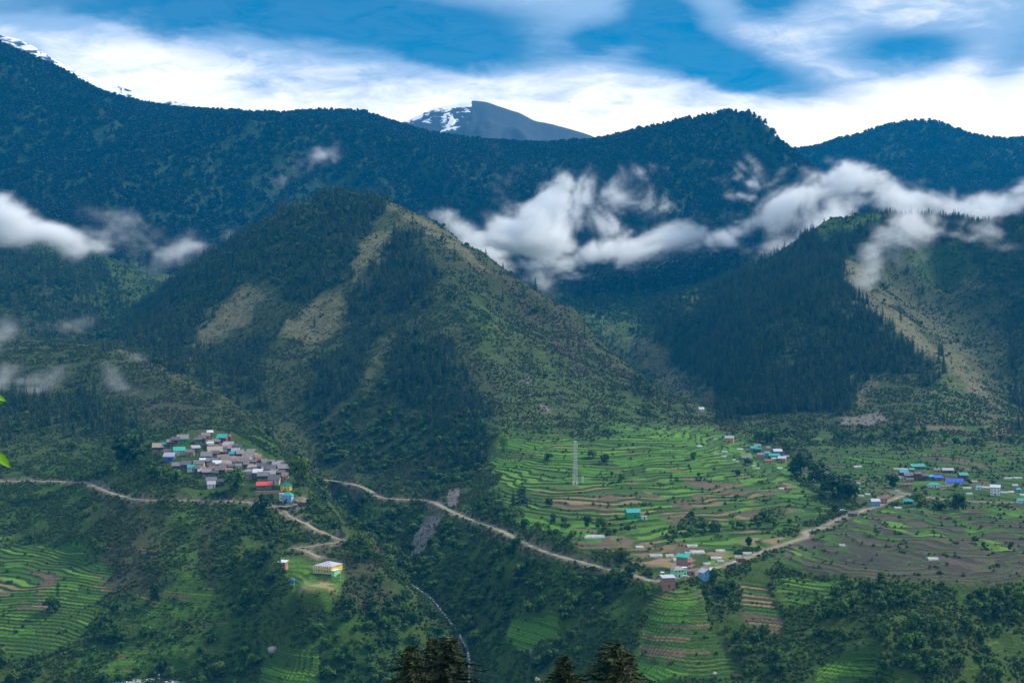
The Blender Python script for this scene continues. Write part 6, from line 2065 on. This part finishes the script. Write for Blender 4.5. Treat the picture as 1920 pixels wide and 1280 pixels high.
# ------------------------------------------------------------------ low clouds in the valleys
def cloud(name, blobs, dens, wl=110, rough=.72, thr=.42, amp=1.0, vox=7.0, seed=0.0, label=None, soft=.95, extra=0.0):
    """blobs: (px, py, d, rx_px, ry_px, rd_m, tilt, weight) ellipsoids of mist; density = smooth edge of the blob field minus fractal noise"""
    B = []
    for (px, py, d, rx_, ry_, rd, tilt, wt) in blobs:
        qx, qz = ray(px, py)
        B.append((float(qx) * d, d, float(qz) * d, rx_ / F * d, rd * .5, ry_ / F * d, tilt, wt))
    k = 1.45
    mn = [min(b_[a] - k * b_[3 + a] - (abs(b_[6]) * b_[3] * 1.2 if a == 2 else 0) for b_ in B) for a in range(3)]
    mx = [max(b_[a] + k * b_[3 + a] + (abs(b_[6]) * b_[3] * 1.2 if a == 2 else 0) for b_ in B) for a in range(3)]
    o = link(bpy.data.objects.new(name, bpy.data.meshes.new(name)))
    m, sb, out = new_mat(name)
    pv = sb.n('ShaderNodeVolumePrincipled')
    pv.inputs['Color'].default_value = (0.985, 0.99, 1.0, 1)
    pv.inputs['Anisotropy'].default_value = 0.1
    pv.inputs['Density'].default_value = dens
    sb.t.links.new(pv.outputs[0], out.inputs['Volume'])
    ng = bpy.data.node_groups.new(name, 'GeometryNodeTree')
    ng.interface.new_socket('Geometry', in_out='OUTPUT', socket_type='NodeSocketGeometry')
    b = NB(ng)
    go = ng.nodes.new('NodeGroupOutput')
    pos = ng.nodes.new('GeometryNodeInputPosition').outputs[0]
    p = b.sep(pos)
    tot = None
    for (x, y, z, rx_, ry_, rz_, tilt, wt) in B:
        dx = b.m('SUBTRACT', p[0], x)
        a = b.m('DIVIDE', dx, rx_); c = b.m('DIVIDE', b.m('SUBTRACT', p[1], y), ry_)
        e = b.m('DIVIDE', b.m('SUBTRACT', b.m('SUBTRACT', p[2], z), b.m('MULTIPLY', dx, tilt)), rz_)
        q = b.m('ADD', b.m('MULTIPLY', a, a), b.m('ADD', b.m('MULTIPLY', c, c), b.m('MULTIPLY', e, e)))
        g = b.m('MULTIPLY', b.m('SUBTRACT', 1.0, b.m('SQRT', q)), wt)
        tot = g if tot is None else b.m('MAXIMUM', tot, g)
    nz = ng.nodes.new('ShaderNodeTexNoise')
    b.put(nz.inputs['Vector'], b.v('ADD', b.v('MULTIPLY', pos, (1, .35, 1.4)), (seed * 131.0, seed * 57.0, 0)))
    nz.inputs['Scale'].default_value = 1.0 / wl; nz.inputs['Detail'].default_value = 8; nz.inputs['Roughness'].default_value = rough
    nz.inputs['Distortion'].default_value = .6
    nf = nz.outputs[0]
    f = b.m('ADD', tot, b.m('MULTIPLY', b.m('SUBTRACT', nf, .5), 5.2 * amp))
    mr = ng.nodes.new('ShaderNodeMapRange'); mr.interpolation_type = 'SMOOTHSTEP'
    b.put(mr.inputs[0], f); mr.inputs[1].default_value = thr - .28; mr.inputs[2].default_value = thr - .28 + soft + .3
    dd = b.m('POWER', mr.outputs[0], 1.6)
    # nothing where the blob field itself has ended
    mr2 = ng.nodes.new('ShaderNodeMapRange'); mr2.interpolation_type = 'SMOOTHSTEP'
    b.put(mr2.inputs[0], tot); mr2.inputs[1].default_value = -.42; mr2.inputs[2].default_value = -.05
    dd = b.m('MULTIPLY', dd, mr2.outputs[0])
    vc = ng.nodes.new('GeometryNodeVolumeCube')
    ng.links.new(dd, vc.inputs['Density'])
    vc.inputs['Min'].default_value = mn; vc.inputs['Max'].default_value = mx
    for a, nm in enumerate(('Resolution X', 'Resolution Y', 'Resolution Z')):
        vc.inputs[nm].default_value = int(max(8, min(320, (mx[a] - mn[a]) / vox)))
    sm = ng.nodes.new('GeometryNodeSetMaterial'); sm.inputs['Material'].default_value = m
    ng.links.new(vc.outputs[0], sm.inputs[0]); ng.links.new(sm.outputs[0], go.inputs[0])
    md = o.modifiers.new('mist', 'NODES'); md.node_group = ng
    o.data.materials.append(m)
    tag(o, kind='stuff')
    if label: o['label'] = label
    return o


cloud('valley_cloud', [
    (985, 450, 2650, 125, 80, 150, -.25, 1.3), (1030, 390, 2700, 75, 70, 110, .2, 1.2), (900, 445, 2600, 80, 45, 110, .1, 1.1), (830, 405, 2600, 60, 20, 80, 0, .8),
    (1010, 520, 2600, 60, 50, 90, -.5, 1.0), (925, 490, 2480, 80, 40, 90, -.4, 1.0), (860, 430, 2500, 60, 30, 80, -.4, .9), (1120, 478, 2800, 130, 34, 120, .15, 1.1), (1260, 455, 2900, 130, 40, 130, .22, 1.1), (1150, 370, 2900, 80, 50, 100, .2, .85), (1210, 320, 2950, 60, 30, 80, .2, .7),
    (1245, 370, 2950, 50, 46, 60, 0, .6), (1390, 320, 3000, 60, 50, 80, .1, .6), (1110, 410, 2850, 90, 70, 90, 0, .6)], .062, 150, thr=.30, seed=1, vox=5)
cloud('ridge_cloud', [
    (1390, 430, 2900, 120, 32, 120, .45, 1.0), (1470, 385, 2900, 90, 60, 120, .55, 1.05), (1570, 350, 3000, 100, 52, 140, .1, 1.15), (1650, 385, 3000, 130, 56, 150, -.25, 1.25), (1760, 385, 3050, 130, 44, 150, -.15, 1.15),
    (1870, 390, 3100, 90, 30, 120, .1, 1.0), (1920, 370, 3100, 40, 40, 100, .3, .9), (1530, 440, 2800, 110, 50, 100, .3, .75)], .055, 150, thr=.28, seed=2, vox=6)
cloud('summit_mist', [
    (1690, 440, 2180, 95, 56, 100, .15, 1.05), (1790, 440, 2250, 90, 42, 90, .1, 1.0), (1640, 490, 2080, 40, 60, 70, .6, .85), (1730, 410, 2330, 90, 30, 80, -.1, .8), (1850, 440, 2300, 50, 24, 60, -.2, .6), (1900, 470, 2200, 40, 16, 60, -.2, .4)], .036, 95, thr=.34, seed=3, vox=4)
cloud('left_cloud', [
    (20, 410, 2350, 95, 58, 110, -.35, 1.4), (105, 445, 2350, 80, 36, 90, -.35, 1.2), (-70, 400, 2400, 90, 55, 110, -.2, 1.3), (150, 462, 2350, 50, 20, 70, -.1, .9)], .09, 170, thr=.34, amp=.8, seed=4, vox=5)
cloud('left_wisp', [
    (60, 618, 1750, 100, 32, 60, .12, .95), (120, 605, 1780, 60, 24, 50, .2, .8), (10, 650, 1700, 70, 46, 60, 0, .8), (222, 708, 1560, 34, 28, 40, -.3, .7), (225, 662, 1700, 40, 12, 40, -.2, .6), (30, 700, 1600, 80, 40, 50, 0, .55)], 0.018, 70, thr=.20, seed=5, vox=5)
cloud('low_mist', [
    (130, 820, 1330, 80, 40, 45, 0, .7), (60, 850, 1300, 90, 34, 50, 0, .6), (180, 850, 1300, 70, 30, 40, 0, .5)], .007, 70, thr=.5, seed=6, vox=5, amp=.7)
cloud('saddle_mist', [
    (420, 440, 2650, 70, 36, 90, .5, .85), (340, 470, 2750, 90, 50, 100, .3, .65), (230, 440, 2800, 110, 50, 100, -.2, .6), (560, 312, 3500, 70, 30, 90, .35, .85), (640, 300, 3500, 40, 16, 60, 0, .7), (520, 335, 3450, 34, 30, 60, .4, .7),
    (600, 380, 2500, 70, 16, 70, .2, .6), (690, 362, 2400, 40, 16, 50, .3, .7), (940, 330, 3500, 30, 50, 60, 0, .5)], .020, 110, thr=.45, seed=7, vox=9)
